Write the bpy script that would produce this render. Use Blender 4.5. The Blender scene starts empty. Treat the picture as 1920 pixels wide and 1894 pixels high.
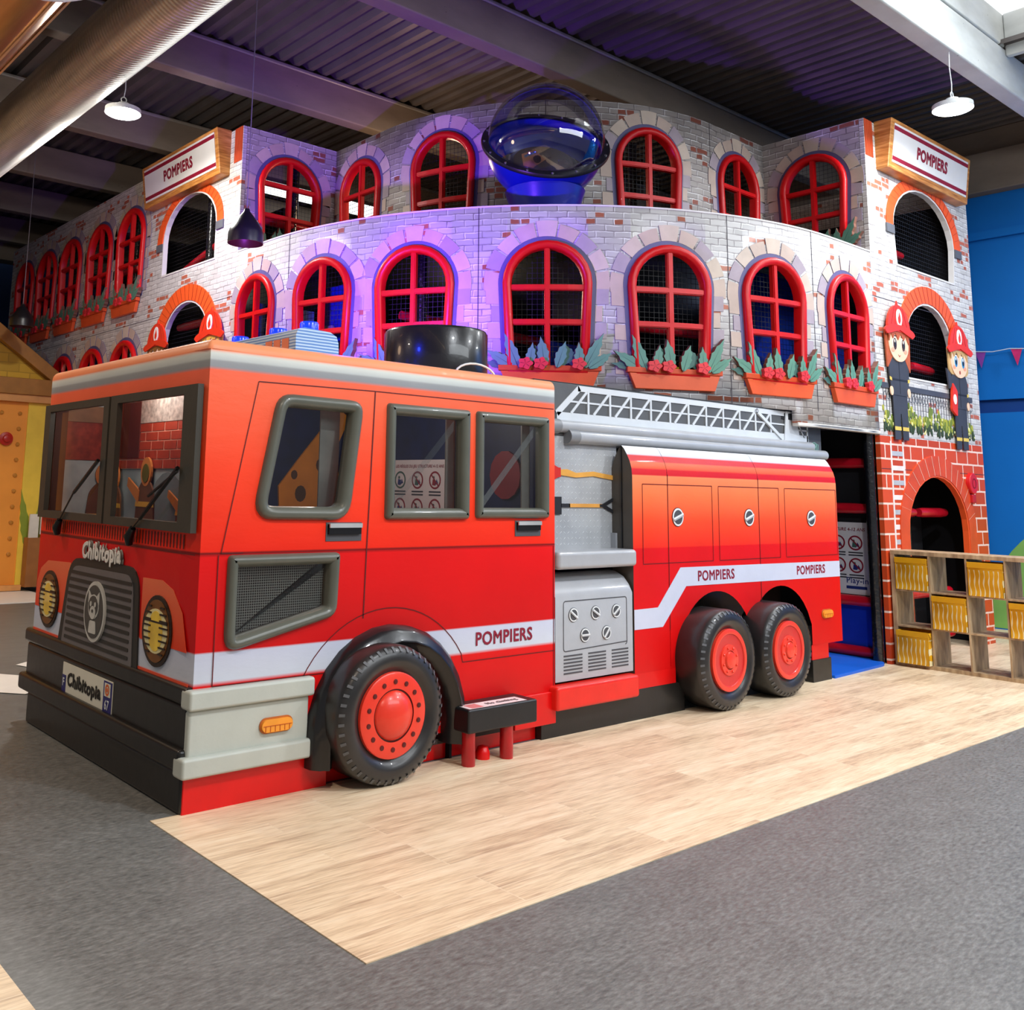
import bpy, bmesh, math, random
from mathutils import Vector, Matrix
PI = math.pi
random.seed(7)
C = bpy.context.scene.collection

# ---------------------------------------------------------------- camera, world, lights, exposure
cd = bpy.data.cameras.new('camera')
cam = bpy.data.objects.new('camera', cd); C.objects.link(cam)
cd.sensor_fit = 'HORIZONTAL'; cd.sensor_width = 36.0
cd.lens = 33.8445; cd.shift_x = 0.10729; cd.shift_y = -0.16173
cd.clip_start = 0.05; cd.clip_end = 200
_r = Vector((0.77756413, -0.62840753, 0.02231574)); _u = Vector((-0.1128408, -0.10453535, 0.98809884)); _f = Vector((0.61859597, 0.77082834, 0.15219295))
cam.matrix_world = Matrix(((_r.x, _u.x, -_f.x, -2.40409), (_r.y, _u.y, -_f.y, -4.71277), (_r.z, _u.z, -_f.z, 1.67), (0, 0, 0, 1)))
bpy.context.scene.camera = cam
sc = bpy.context.scene
sc.view_settings.view_transform = 'Standard'; sc.view_settings.look = 'None'
sc.view_settings.gamma = 1.0; sc.view_settings.exposure = 0.0; sc.view_settings.use_curve_mapping = False
W = bpy.data.worlds.new('world'); sc.world = W; W.use_nodes = True
W.node_tree.nodes['Background'].inputs[0].default_value = (0.93, 0.96, 1.0, 1)
W.node_tree.nodes['Background'].inputs[1].default_value = 0.24

def light(name, kind, loc, energy, col=(1, 1, 1), size=0.3, target=None, spot=None, blend=0.5, sizey=None, spread=None):
    d = bpy.data.lights.new(name, kind); d.energy = energy; d.color = col
    if kind == 'AREA':
        d.shape = 'RECTANGLE' if sizey else 'DISK'; d.size = size
        if sizey: d.size_y = sizey
        if spread: d.spread = math.radians(spread)
    else:
        d.shadow_soft_size = size
    if kind == 'SPOT':
        d.spot_size = math.radians(spot or 80); d.spot_blend = blend
    o = bpy.data.objects.new(name, d); C.objects.link(o); o.location = loc
    if target is not None:
        o.rotation_euler = (Vector(target) - Vector(loc)).to_track_quat('-Z', 'Y').to_euler()
    return o
# high-bay lamps of the hall (the ones in view get their fittings further down)
WARM = (1.0, 0.84, 0.68); COOL = (0.92, 0.96, 1.0)
for i, (x, y, e, c) in enumerate([(-2.2, -3.9, 250, WARM), (2.2, -4.6, 430, COOL), (6.8, -4.4, 430, COOL), (-5.0, 2.5, 120, WARM),
                                  (-2.2, 5.2, 210, WARM), (11.0, -3.6, 300, COOL), (0.6, 8.8, 190, WARM)]):
    light('high_bay_light', 'AREA', (x, y, 5.9), e * .62, c, 0.36, (x, y, 0))
light('high_bay_light', 'AREA', (7.93, -0.86, 5.62), 60, COOL, 0.3, (7.93, -0.86, 0)); light('high_bay_light', 'POINT', (7.93, -0.86, 5.50), 10, COOL, 0.1)
light('high_bay_light', 'AREA', (1.43, 5.0, 5.58), 120, (1, .97, .92), 0.34, (1.43, 5.0, 0)); light('high_bay_light', 'POINT', (1.43, 5.0, 5.46), 60, (1, .97, .92), 0.1)
light('rooflight_daylight', 'AREA', (7.4, -2.3, 7.25), 170, (0.88, 0.96, 1.0), 2.6, (7.6, -2.2, 0), sizey=1.3)
light('warm_fill_light', 'POINT', (-2.2, 4.2, 4.3), 70, (1, .66, .42), 0.4)  # added fill that warms the beams and ceiling on the left
# daylight from the skylight over the hall, behind the camera on the right
light('skylight_daylight', 'AREA', (5.0, -8.5, 6.2), 520, (0.90, 0.96, 1.0), 9.0, (6.0, 1.0, 2.8), sizey=2.5)
# purple stage wash and blue beacons on the lorry roof
light('stage_light', 'SPOT', (1.25, 1.15, 2.95), 1000, (0.25, 0.07, 1.0), 0.06, (3.5, 2.7, 3.9), spot=112, blend=1.0)
light('beacon_light', 'POINT', (1.35, 0.42, 2.88), 9, (0.01, 0.03, 1.0), 0.04)

# ---------------------------------------------------------------- materials
def hx(s, k=1.0):
    s = s.lstrip('#'); v = [int(s[i:i + 2], 16) / 255 for i in (0, 2, 4)]
    return tuple(k * (((x + .055) / 1.055) ** 2.4 if x > .04045 else x / 12.92) for x in v) + (1.0,)
class NT:
    def __init__(s, name):
        s.m = bpy.data.materials.new(name); s.m.use_nodes = True; s.t = s.m.node_tree; s.n = s.t.nodes; s.l = s.t.links
        s.b = s.n['Principled BSDF']; s.out = s.n['Material Output']
    def add(s, typ, **k):
        nd = s.n.new(typ)
        for a, v in k.items(): setattr(nd, a, v)
        return nd
    def lk(s, a, b): s.l.new(a, b)
    def math(s, op, a, b=None, clamp=False):
        nd = s.add('ShaderNodeMath', operation=op); nd.use_clamp = clamp
        for i, v in enumerate((a, b)):
            if v is None: continue
            if isinstance(v, (int, float)): nd.inputs[i].default_value = v
            else: s.lk(v, nd.inputs[i])
        return nd.outputs[0]
    def mix(s, fac, a, b, mode='MIX'):
        nd = s.add('ShaderNodeMix', data_type='RGBA', blend_type=mode)
        for i, v in ((0, fac), (6, a), (7, b)):
            if isinstance(v, (int, float)): nd.inputs[i].default_value = v
            elif isinstance(v, tuple): nd.inputs[i].default_value = v
            else: s.lk(v, nd.inputs[i])
        return nd.outputs[2]
    def noise(s, vec, scale, detail=3, rough=.5):
        nd = s.add('ShaderNodeTexNoise'); nd.inputs['Scale'].default_value = scale; nd.inputs['Detail'].default_value = detail; nd.inputs['Roughness'].default_value = rough
        if vec is not None: s.lk(vec, nd.inputs['Vector'])
        return nd.outputs['Fac']
    def ramp(s, fac, stops, interp='LINEAR'):
        nd = s.add('ShaderNodeValToRGB'); cr = nd.color_ramp; cr.interpolation = interp
        while len(cr.elements) > 1: cr.elements.remove(cr.elements[-1])
        for i, (p, c) in enumerate(stops):
            e = cr.elements[0] if i == 0 else cr.elements.new(p)
            e.position = p; e.color = c
        s.lk(fac, nd.inputs[0]); return nd.outputs[0]
    def mapping(s, vec, scale=(1, 1, 1), loc=(0, 0, 0), rot=(0, 0, 0)):
        nd = s.add('ShaderNodeMapping'); nd.inputs['Scale'].default_value = scale; nd.inputs['Location'].default_value = loc; nd.inputs['Rotation'].default_value = rot
        s.lk(vec, nd.inputs[0]); return nd.outputs[0]
    def bump(s, h, strength=.2, dist=.01):
        nd = s.add('ShaderNodeBump'); nd.inputs['Strength'].default_value = strength; nd.inputs['Distance'].default_value = dist
        s.lk(h, nd.inputs['Height']); s.lk(nd.outputs[0], s.b.inputs['Normal'])
    def uv(s): return s.add('ShaderNodeUVMap').outputs[0]
    def obj(s): return s.add('ShaderNodeTexCoord').outputs['Object']
    def geo(s): return s.add('ShaderNodeNewGeometry').outputs['Position']
    def base(s, c): s.lk(c, s.b.inputs['Base Color'])
    def set(s, rough=.5, metal=0, spec=.5): s.b.inputs['Roughness'].default_value = rough; s.b.inputs['Metallic'].default_value = metal; s.b.inputs['Specular IOR Level'].default_value = spec
def M(name, col, rough=.5, metal=0, var=.10, scale=6, bump=.06, bscale=40, emit=0, spec=.4, coat=0):
    t = NT(name); c = hx(col) if isinstance(col, str) else col
    f = t.noise(t.obj(), scale)
    lo = tuple(max(0, v * (1 - var)) for v in c[:3]) + (1,); hi = tuple(min(1, v * (1 + var)) for v in c[:3]) + (1,)
    col_ = t.ramp(f, [(.3, lo), (.7, hi)]); t.base(col_); t.set(rough, metal, spec)
    if bump: t.bump(t.noise(t.obj(), bscale, 2), bump, .01)
    if coat: t.b.inputs['Coat Weight'].default_value = coat
    if emit:
        t.lk(col_, t.b.inputs['Emission Color']); t.b.inputs['Emission Strength'].default_value = emit
    return t.m
def glass(name, tint=(1, 1, 1, 1), alpha=.12, rough=.03, spec=.5):
    # thin clear vinyl / acrylic: mostly see-through with a glossy skin
    t = NT(name); t.n.remove(t.b)
    tr = t.add('ShaderNodeBsdfTransparent'); tr.inputs[0].default_value = tint
    gl = t.add('ShaderNodeBsdfGlossy'); gl.inputs['Roughness'].default_value = rough; gl.inputs[0].default_value = (1, 1, 1, 1)
    fr = t.add('ShaderNodeFresnel'); fr.inputs[0].default_value = 1.45
    k = t.math('ADD', t.math('MULTIPLY', fr.outputs[0], spec), alpha, True)
    k = t.math('MULTIPLY', k, t.math('ADD', t.math('MULTIPLY', t.noise(t.obj(), 3), .6), .7), True)
    mx = t.add('ShaderNodeMixShader'); t.lk(k, mx.inputs[0]); t.lk(tr.outputs[0], mx.inputs[1]); t.lk(gl.outputs[0], mx.inputs[2]); t.lk(mx.outputs[0], t.out.inputs[0])
    return t.m
def net_material(name, col, cell=.045, wire=.1, var=0):
    t = NT(name); uv = t.uv(); sp = t.add('ShaderNodeSeparateXYZ'); t.lk(uv, sp.inputs[0])
    a = t.math('LESS_THAN', t.math('FRACT', t.math('DIVIDE', sp.outputs[0], cell)), wire)
    b = t.math('LESS_THAN', t.math('FRACT', t.math('DIVIDE', sp.outputs[1], cell)), wire)
    k = t.math('MAXIMUM', a, b); t.base(t.ramp(t.noise(t.obj(), 5), [(0, hx(col)), (1, hx(col, 1.3))])); t.set(.6)
    t.lk(k, t.b.inputs['Alpha']); return t.m
# the building's printed brick skin, laid out in metres along (u, z)
def brick_print(name, bw, bh, mortar, white, red, mcol, red_amt=.5, cl=(.52, .56), wobble=.012, seed=0.0, shade=1.0):
    t = NT(name); uv = t.uv()
    nz = t.add('ShaderNodeTexNoise'); nz.inputs['Scale'].default_value = 9; nz.inputs['Detail'].default_value = 2; t.lk(uv, nz.inputs['Vector'])
    sub = t.add('ShaderNodeVectorMath', operation='SUBTRACT'); t.lk(nz.outputs['Color'], sub.inputs[0]); sub.inputs[1].default_value = (.5, .5, .5)
    scl = t.add('ShaderNodeVectorMath', operation='SCALE'); t.lk(sub.outputs[0], scl.inputs[0]); scl.inputs['Scale'].default_value = wobble * 2
    ad = t.add('ShaderNodeVectorMath', operation='ADD'); t.lk(uv, ad.inputs[0]); t.lk(scl.outputs[0], ad.inputs[1])
    off = t.add('ShaderNodeVectorMath', operation='ADD'); t.lk(ad.outputs[0], off.inputs[0]); off.inputs[1].default_value = (10 + seed, 10, 0)
    def bt(c1, c2, ms=mortar, smooth=.15):
        b = t.add('ShaderNodeTexBrick'); b.offset = .5; b.squash = 1.0; b.offset_frequency = 2
        b.inputs['Scale'].default_value = 1; b.inputs['Brick Width'].default_value = bw; b.inputs['Row Height'].default_value = bh
        b.inputs['Mortar Size'].default_value = ms; b.inputs['Mortar Smooth'].default_value = smooth; b.inputs['Bias'].default_value = 0
        b.inputs['Color1'].default_value = c1; b.inputs['Color2'].default_value = c2; b.inputs['Mortar'].default_value = (.5, .5, .5, 1); t.lk(off.outputs[0], b.inputs[0]); return b
    b = bt((0, 0, 0, 1), (1, 1, 1, 1)); ssp = t.add('ShaderNodeSeparateXYZ'); t.lk(off.outputs[0], ssp.inputs[0])
    rw = t.math('FLOOR', t.math('DIVIDE', ssp.outputs[1], bh)); cl_ = t.math('FLOOR', t.math('ADD', t.math('DIVIDE', ssp.outputs[0], bw), t.math('MULTIPLY', t.math('MODULO', rw, 2.0), .5)))
    cell = t.add('ShaderNodeCombineXYZ'); t.lk(t.math('MULTIPLY', cl_, bw), cell.inputs[0]); t.lk(t.math('MULTIPLY', rw, bh), cell.inputs[1])
    sp = t.add('ShaderNodeSeparateColor'); t.lk(b.outputs['Color'], sp.inputs[0]); rnd = sp.outputs[0]
    wide = bt((0, 0, 0, 1), (1, 1, 1, 1), mortar * 3.2, 1.0)
    tone = t.ramp(rnd, [(0, hx(white, .82 * shade)), (.5, hx(white, .95 * shade)), (1, hx(white, 1.06 * shade))])
    tone = t.mix(t.math('MULTIPLY', wide.outputs['Fac'], .28), tone, hx(white, .72 * shade))
    if red:
        cn = t.noise(t.mapping(cell.outputs[0], (1.3, 2.8, 1), (seed, 0, 0)), 1.5, 1)
        cm = t.math('MULTIPLY', t.math('GREATER_THAN', cn, cl[0]), t.math('GREATER_THAN', rnd, 1 - red_amt))
        rt = t.ramp(rnd, [(0, hx(red, .8)), (1, hx(red, 1.25))]); tone = t.mix(t.math('MULTIPLY', cm, t.math('SUBTRACT', 1.0, t.math('MULTIPLY', wide.outputs['Fac'], 1.2), True)), tone, rt)
    # mortar lines fade in and out like a drawing
    mk = t.math('MULTIPLY', b.outputs['Fac'], t.math('ADD', t.math('MULTIPLY', t.noise(uv, 7, 2), 2.6), -.85), True)
    if not red: mk = b.outputs['Fac']
    def shifted(dx, dz):
        o2 = t.add('ShaderNodeVectorMath', operation='ADD'); t.lk(off.outputs[0], o2.inputs[0]); o2.inputs[1].default_value = (dx, dz, 0)
        q = t.add('ShaderNodeTexBrick'); q.offset = .5; q.offset_frequency = 2
        for k_, v_ in (('Scale', 1), ('Brick Width', bw), ('Row Height', bh), ('Mortar Size', mortar * 1.5), ('Mortar Smooth', .4)): q.inputs[k_].default_value = v_
        t.lk(o2.outputs[0], q.inputs[0]); return q.outputs['Fac']
    if red:
        tone = t.mix(t.math('MULTIPLY', shifted(-.006, .007), t.math('ADD', t.math('MULTIPLY', t.noise(uv, 6, 1), 3.0), -1.1, True), True), tone, (1, 1, 1, 1))
        tone = t.mix(t.math('MULTIPLY', shifted(.006, -.006), .30), tone, hx(mcol, 1.6))
    t.base(t.mix(mk, tone, hx(mcol))); t.set(.45, 0, .3); t.bump(t.noise(uv, 3, 2), .08, .02)
    return t.m

# ---------------------------------------------------------------- mesh builder
class MB:
    def __init__(s): s.V = []; s.F = []; s.I = []; s.U = []
    def face(s, pts, mi=0, uv=None):
        k = len(s.V); s.V += [tuple(p) for p in pts]; s.F.append(tuple(range(k, k + len(pts)))); s.I.append(mi)
        s.U.append(uv or [(0.0, 0.0)] * len(pts))
    def box(s, x0, x1, y0, y1, z0, z1, mi=0, fn=None):
        f = fn or (lambda a, b, c: (a, b, c))
        if x0 > x1: x0, x1 = x1, x0
        if y0 > y1: y0, y1 = y1, y0
        if z0 > z1: z0, z1 = z1, z0
        P = [(x0, y0, z0), (x1, y0, z0), (x1, y1, z0), (x0, y1, z0), (x0, y0, z1), (x1, y0, z1), (x1, y1, z1), (x0, y1, z1)]
        for q, ax in (((0, 3, 2, 1), 2), ((4, 5, 6, 7), 2), ((0, 1, 5, 4), 1), ((2, 3, 7, 6), 1), ((1, 2, 6, 5), 0), ((3, 0, 4, 7), 0)):
            w = [P[i] for i in q]
            s.face([f(*p) for p in w], mi, [((p[1], p[2]) if ax == 0 else (p[0], p[2]) if ax == 1 else (p[0], p[1])) for p in w])
    def prism(s, poly, fn, n0, n1, mi=0, side=None, back=False):
        # closed 2D outline (counter-clockwise) raised from n0 to n1 along the normal of the mapping fn(u, v, n)
        s.face([fn(u, v, n1) for u, v in poly], mi, [(u, v) for u, v in poly])
        if back: s.face([fn(u, v, n0) for u, v in reversed(poly)], mi, [(u, v) for u, v in reversed(poly)])
        m = len(poly); si = mi if side is None else side
        if abs(n1 - n0) > 1e-6:
            for i in range(m):
                a, b = poly[i], poly[(i + 1) % m]
                s.face([fn(a[0], a[1], n0), fn(b[0], b[1], n0), fn(b[0], b[1], n1), fn(a[0], a[1], n1)], si, [a, b, b, a])
    def ring(s, poly, width, prof, fn, mi=0):
        # sweep a profile [(t, n)] (t 0..1 across `width` inwards) round a closed outline
        m = len(poly); N = inward(poly)
        rows = [[(poly[i][0] + N[i][0] * width * t, poly[i][1] + N[i][1] * width * t, n) for i in range(m)] for t, n in prof]
        for a, b in zip(rows, rows[1:]):
            for i in range(m):
                j = (i + 1) % m; q = [a[i], a[j], b[j], b[i]]
                s.face([fn(*p) for p in q], mi, [(p[0], p[1]) for p in q])
    def band(s, a, b, fn, n, mi=0):
        for i in range(len(a) - 1):
            q = [a[i], b[i], b[i + 1], a[i + 1]]
            s.face([fn(p[0], p[1], n) for p in q], mi, [tuple(p) for p in q])
    def tube(s, pts, r, seg=10, mi=0, closed=False, cap=True, uvs=1.0):
        pts = [Vector(p) for p in pts]; m = len(pts); rs = r if isinstance(r, (list, tuple)) else [r] * m
        rings = []; ref = None; L = 0
        for i, p in enumerate(pts):
            a = pts[i - 1] if (i > 0 or closed) else p; b = pts[(i + 1) % m] if (i < m - 1 or closed) else p
            t = (b - a).normalized()
            if ref is None: ref = Vector((0, 0, 1)) if abs(t.z) < .9 else Vector((1, 0, 0))
            x = ref - t * ref.dot(t); x.normalize(); ref = x; y = t.cross(x)
            rings.append([p + (x * math.cos(2 * PI * k / seg) + y * math.sin(2 * PI * k / seg)) * rs[i] for k in range(seg)])
        acc = 0
        for i in range(m if closed else m - 1):
            A = rings[i]; B = rings[(i + 1) % m]; d = (pts[(i + 1) % m] - pts[i]).length
            for k in range(seg):
                k2 = (k + 1) % seg
                s.face([A[k], A[k2], B[k2], B[k]], mi, [(acc, k / seg), (acc, (k + 1) / seg), (acc + d, (k + 1) / seg), (acc + d, k / seg)])
            acc += d
        if cap and not closed:
            s.face(list(reversed(rings[0])), mi); s.face(rings[-1], mi)
    def lathe(s, prof, mtx=None, seg=32, mi=0):
        # prof [(radius, height, mi?)], axis Z, then transformed by mtx
        mtx = mtx or Matrix.Identity(4)
        for q0, q1 in zip(prof, prof[1:]):
            mm = q1[2] if len(q1) > 2 else mi
            for k in range(seg):
                a = 2 * PI * k / seg; b = 2 * PI * (k + 1) / seg
                P = []
                for (rr, h, an) in ((q0[0], q0[1], a), (q0[0], q0[1], b), (q1[0], q1[1], b), (q1[0], q1[1], a)):
                    P.append(mtx @ Vector((rr * math.cos(an), rr * math.sin(an), h)))
                if q0[0] < 1e-6: P = P[1:] if False else [P[0], P[2], P[3]]
                elif q1[0] < 1e-6: P = [P[0], P[1], P[2]]
                s.face(P, mm)
    def build(s, name, mats, parent=None, smooth=False, bevel=0, solid=0, merge=True, seg=2, loc=None):
        me = bpy.data.meshes.new(name); me.from_pydata([tuple(v) for v in s.V], [], s.F)
        ul = me.uv_layers.new(name='UVMap'); flat = [c for f in s.U for p in f for c in p[:2]]
        ul.data.foreach_set('uv', flat)
        me.polygons.foreach_set('material_index', s.I)
        for m in (mats if isinstance(mats, (list, tuple)) else [mats]): me.materials.append(m)
        if merge:
            bm = bmesh.new(); bm.from_mesh(me); bmesh.ops.remove_doubles(bm, verts=bm.verts, dist=1e-5); bm.to_mesh(me); bm.free()
        if smooth:
            me.polygons.foreach_set('use_smooth', [True] * len(me.polygons))
            try: me.set_sharp_from_angle(angle=math.radians(smooth if smooth is not True else 40))
            except Exception: pass
        o = bpy.data.objects.new(name, me); C.objects.link(o)
        if parent is not None: o.parent = parent
        if loc: o.location = loc
        if solid:
            md = o.modifiers.new('solid', 'SOLIDIFY'); md.thickness = abs(solid); md.offset = -1 if solid > 0 else 1
        if bevel:
            md = o.modifiers.new('bevel', 'BEVEL'); md.width = bevel; md.segments = seg; md.limit_method = 'ANGLE'; md.angle_limit = math.radians(38)
            me.polygons.foreach_set('use_smooth', [True] * len(me.polygons))
            md.harden_normals = True
        return o
def inward(poly):
    m = len(poly); out = []
    for i in range(m):
        a = Vector(poly[i - 1]).to_2d(); p = Vector(poly[i]).to_2d(); b = Vector(poly[(i + 1) % m]).to_2d()
        d1 = (p - a).normalized(); d2 = (b - p).normalized()
        n1 = Vector((-d1.y, d1.x)); n2 = Vector((-d2.y, d2.x)); n = (n1 + n2)
        if n.length < 1e-6: n = n1
        n.normalize(); k = 1 / max(.5, n.dot(n1)); out.append((n.x * k, n.y * k))
    return out
def tag(o, label=None, cat=None, group=None, kind=None):
    if label: o['label'] = label
    if cat: o['category'] = cat
    if group: o['group'] = group
    if kind: o['kind'] = kind
    return o
def empty(name, loc=(0, 0, 0), rz=0, label=None, cat=None, group=None, parent=None):
    o = bpy.data.objects.new(name, None); C.objects.link(o); o.location = loc; o.rotation_euler = (0, 0, rz); o.empty_display_size = .1
    if parent is not None: o.parent = parent
    return tag(o, label, cat, group)
def struct(o): o['kind'] = 'structure'; return o
def rrect(x0, x1, y0, y1, r, k=5):
    P = []
    for cx, cy, a0 in ((x1 - r, y0 + r, -90), (x1 - r, y1 - r, 0), (x0 + r, y1 - r, 90), (x0 + r, y0 + r, 180)):
        for i in range(k + 1):
            a = math.radians(a0 + 90 * i / k); P.append((cx + r * math.cos(a), cy + r * math.sin(a)))
    return P
def rpoly(pts, r, k=5):
    # round the corners of a convex polygon (counter-clockwise)
    out = []; m = len(pts)
    for i in range(m):
        a = Vector(pts[i - 1]); p = Vector(pts[i]); b = Vector(pts[(i + 1) % m]); rr = r[i] if isinstance(r, (list, tuple)) else r
        u = (a - p).normalized(); v = (b - p).normalized(); s0 = p + u * rr; s1 = p + v * rr
        for j in range(k + 1):
            t = j / k; q = s0 * (1 - t) ** 2 + p * 2 * t * (1 - t) + s1 * t ** 2; out.append((q.x, q.y))
    return out
def ell(cx, cy, rx, ry, k=24, a0=0, a1=360):
    full = abs(a1 - a0) >= 360; n = k if full else k + 1
    return [(cx + rx * math.cos(math.radians(a0 + (a1 - a0) * i / k)), cy + ry * math.sin(math.radians(a0 + (a1 - a0) * i / k))) for i in range(n)]
_tc = {}
def text(s, h, u, v, n, fn, mat, name='lettering', parent=None, xs=1.0, bold=0.0, align='CENTER', shear=0, thick=.0015, rot=0, wob=0):
    cu = bpy.data.curves.new('t', 'FONT'); cu.body = s; cu.size = 1; cu.align_x = align; cu.align_y = 'BOTTOM_BASELINE' if False else 'CENTER'
    cu.bevel_depth = max(bold, .001); cu.bevel_resolution = 0; cu.shear = shear; cu.resolution_u = 3; cu.space_character = 1.08
    to = bpy.data.objects.new('t', cu); C.objects.link(to); bpy.context.view_layer.update()
    me = bpy.data.meshes.new_from_object(to.evaluated_get(bpy.context.evaluated_depsgraph_get()))
    bpy.data.objects.remove(to); bpy.data.curves.remove(cu)
    k = h / .72; cr, sr = math.cos(rot), math.sin(rot)
    for p in me.vertices:
        x = p.co.x * k * xs; y = p.co.y * k + (wob * math.sin(p.co.x * 7) if wob else 0)
        x, y = x * cr - y * sr, x * sr + y * cr
        p.co = Vector(fn(u + x, v + y, n + thick + .3 * k * p.co.z))
    me.name = name; me.materials.clear(); me.materials.append(mat)
    for pl in me.polygons: pl.material_index = 0
    o = bpy.data.objects.new(name, me); C.objects.link(o)
    if parent is not None: o.parent = parent
    md = o.modifiers.new('solid', 'SOLIDIFY'); md.thickness = .001; md.offset = 0
    return o
# a sheet with convex holes, cut into columns so that it can follow a curved wall
def sheet(mb, u0, u1, du, v0f, v1f, holes, fn, mi=0, extra=()):
    us = set([u0, u1]); k = max(1, int(round((u1 - u0) / du)))
    for i in range(k + 1): us.add(round(u0 + (u1 - u0) * i / k, 5))
    for h in holes:
        for x in h['us']:
            if u0 < x < u1: us.add(round(x, 5))
    for x in extra: us.add(x)
    us = sorted(us); us = [a for i, a in enumerate(us) if i == 0 or a - us[i - 1] > 1e-4]
    for a, b in zip(us, us[1:]):
        m = (a + b) / 2; act = sorted([h for h in holes if h['lo'] < m < h['hi']], key=lambda h: h['f'](m)[0])
        lo = [v0f(m) if callable(v0f) else v0f] * 2; top = [v1f(m) if callable(v1f) else v1f] * 2
        cur = lo
        for h in act + [None]:
            if h is None: nxt = top
            else: nxt = [h['f'](a)[0], h['f'](b)[0]]
            if nxt[0] - cur[0] > 1e-4 or nxt[1] - cur[1] > 1e-4:
                q = [(a, cur[0]), (b, cur[1]), (b, max(cur[1], nxt[1])), (a, max(cur[0], nxt[0]))]
                mb.face([fn(p[0], p[1], 0) for p in q], mi, q)
            if h is not None: cur = [h['f'](a)[1], h['f'](b)[1]]
def hole(poly):
    # hole record from a convex outline
    xs = [p[0] for p in poly]; lo, hi = min(xs), max(xs); m = len(poly)
    def f(x):
        x = min(max(x, lo + 1e-6), hi - 1e-6); ys = []
        for i in range(m):
            (ax, ay), (bx, by) = poly[i], poly[(i + 1) % m]
            if (ax - x) * (bx - x) <= 0 and abs(ax - bx) > 1e-9:
                ys.append(ay + (by - ay) * (x - ax) / (bx - ax))
        return (min(ys), max(ys)) if ys else (0, 0)
    return dict(lo=lo, hi=hi, f=f, us=xs)
def arch(c, w, zb, zt, wb=None, ah=None, k=14):
    # arched outline, counter-clockwise from bottom left
    wb = wb or w; ah = ah if ah is not None else w / 2; zs = zt - ah
    P = [(c - wb / 2, zb), (c + wb / 2, zb)]
    for i in range(k + 1):
        a = PI * i / k; P.append((c + w / 2 * math.cos(a), zs + ah * math.sin(a)))
    return P
def grow(poly, d):
    N = inward(poly); return [(p[0] - n[0] * d, p[1] - n[1] * d) for p, n in zip(poly, N)]

# ================================================================ THE ROOM
def m_floor():
    t = NT('grey_vinyl'); g = t.geo()
    a = t.noise(t.mapping(g, (1.2, 3.2, 1), rot=(0, 0, -.5)), 2.4, 6, .62); b = t.noise(t.mapping(g, (14, 40, 1), rot=(0, 0, -.35)), 1.6, 5, .65)
    f = t.math('ADD', t.math('MULTIPLY', a, .22), t.math('MULTIPLY', b, .78))
    t.base(t.ramp(f, [(.32, hx('#4e4f4e')), (.5, hx('#6c6d6b')), (.68, hx('#858684'))])); t.set(.42, 0, .4)
    t.lk(t.ramp(b, [(.3, (.34, .34, .34, 1)), (.7, (.55, .55, .55, 1))]), t.b.inputs['Roughness'])
    t.bump(b, .12, .004); return t.m
def m_wood_floor():
    t = NT('oak_planks'); g = t.geo()
    def bt(c1, c2, mort, ms):
        b = t.add('ShaderNodeTexBrick'); b.offset = .37; b.offset_frequency = 3; b.squash = 1
        for k_, v in (('Scale', 1), ('Brick Width', 1.05), ('Row Height', .155), ('Mortar Size', ms), ('Mortar Smooth', .1), ('Bias', 0)): b.inputs[k_].default_value = v
        b.inputs['Color1'].default_value = c1; b.inputs['Color2'].default_value = c2; b.inputs['Mortar'].default_value = mort
        t.lk(t.mapping(g, loc=(20.3, 20.03, 0)), b.inputs[0]); return b
    b = bt((0, 0, 0, 1), (1, 1, 1, 1), (.5, .5, .5, 1), .003); s = t.add('ShaderNodeSeparateColor'); t.lk(b.outputs[0], s.inputs[0]); r = s.outputs[0]
    cmb = t.add('ShaderNodeCombineXYZ'); t.lk(t.math('MULTIPLY', r, 37.0), cmb.inputs[2])
    vv = t.add('ShaderNodeVectorMath', operation='ADD'); t.lk(t.mapping(g, (1.1, 9.5, 1)), vv.inputs[0]); t.lk(cmb.outputs[0], vv.inputs[1])
    n1 = t.noise(vv.outputs[0], 1.5, 6, .6)
    v2 = t.add('ShaderNodeVectorMath', operation='ADD'); t.lk(t.mapping(g, (3, 42, 1)), v2.inputs[0]); t.lk(cmb.outputs[0], v2.inputs[1])
    n2 = t.noise(v2.outputs[0], 2.2, 4, .6)
    f = t.math('ADD', t.math('MULTIPLY', n1, .5), t.math('MULTIPLY', n2, .5))
    f = t.math('ADD', f, t.math('MULTIPLY', t.math('SUBTRACT', r, .5), .10))
    c = t.ramp(f, [(.33, hx('#b89c80')), (.44, hx('#d6bc9b')), (.55, hx('#ead2b1')), (.68, hx('#f3e2c6'))])
    t.base(t.mix(t.math('MULTIPLY', b.outputs['Fac'], .7), c, hx('#e6d2b6'))); t.set(.4, 0, .4); t.bump(n2, .08, .003); return t.m
def m_concrete(name, col, k=1.0):
    t = NT(name); g = t.geo(); n = t.noise(t.mapping(g, (.7, .7, 2)), 1.3, 6, .6); d = t.noise(g, 9, 3)
    a = t.ramp(n, [(.3, hx(col, .8 * k)), (.7, hx(col, 1.15 * k))]); v = t.add('ShaderNodeTexVoronoi'); v.inputs['Scale'].default_value = 5.5; t.lk(g, v.inputs['Vector'])
    pit = t.math('LESS_THAN', v.outputs['Distance'], .045); t.base(t.mix(t.math('MULTIPLY', pit, .6), a, hx(col, .35))); t.set(.8, 0, .25); t.bump(d, .15, .01); return t.m
MF = m_floor(); MWF = m_wood_floor(); MCON = m_concrete('beam_concrete', '#81756a'); MCONW = m_concrete('pale_concrete', '#cfd2d0')
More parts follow.
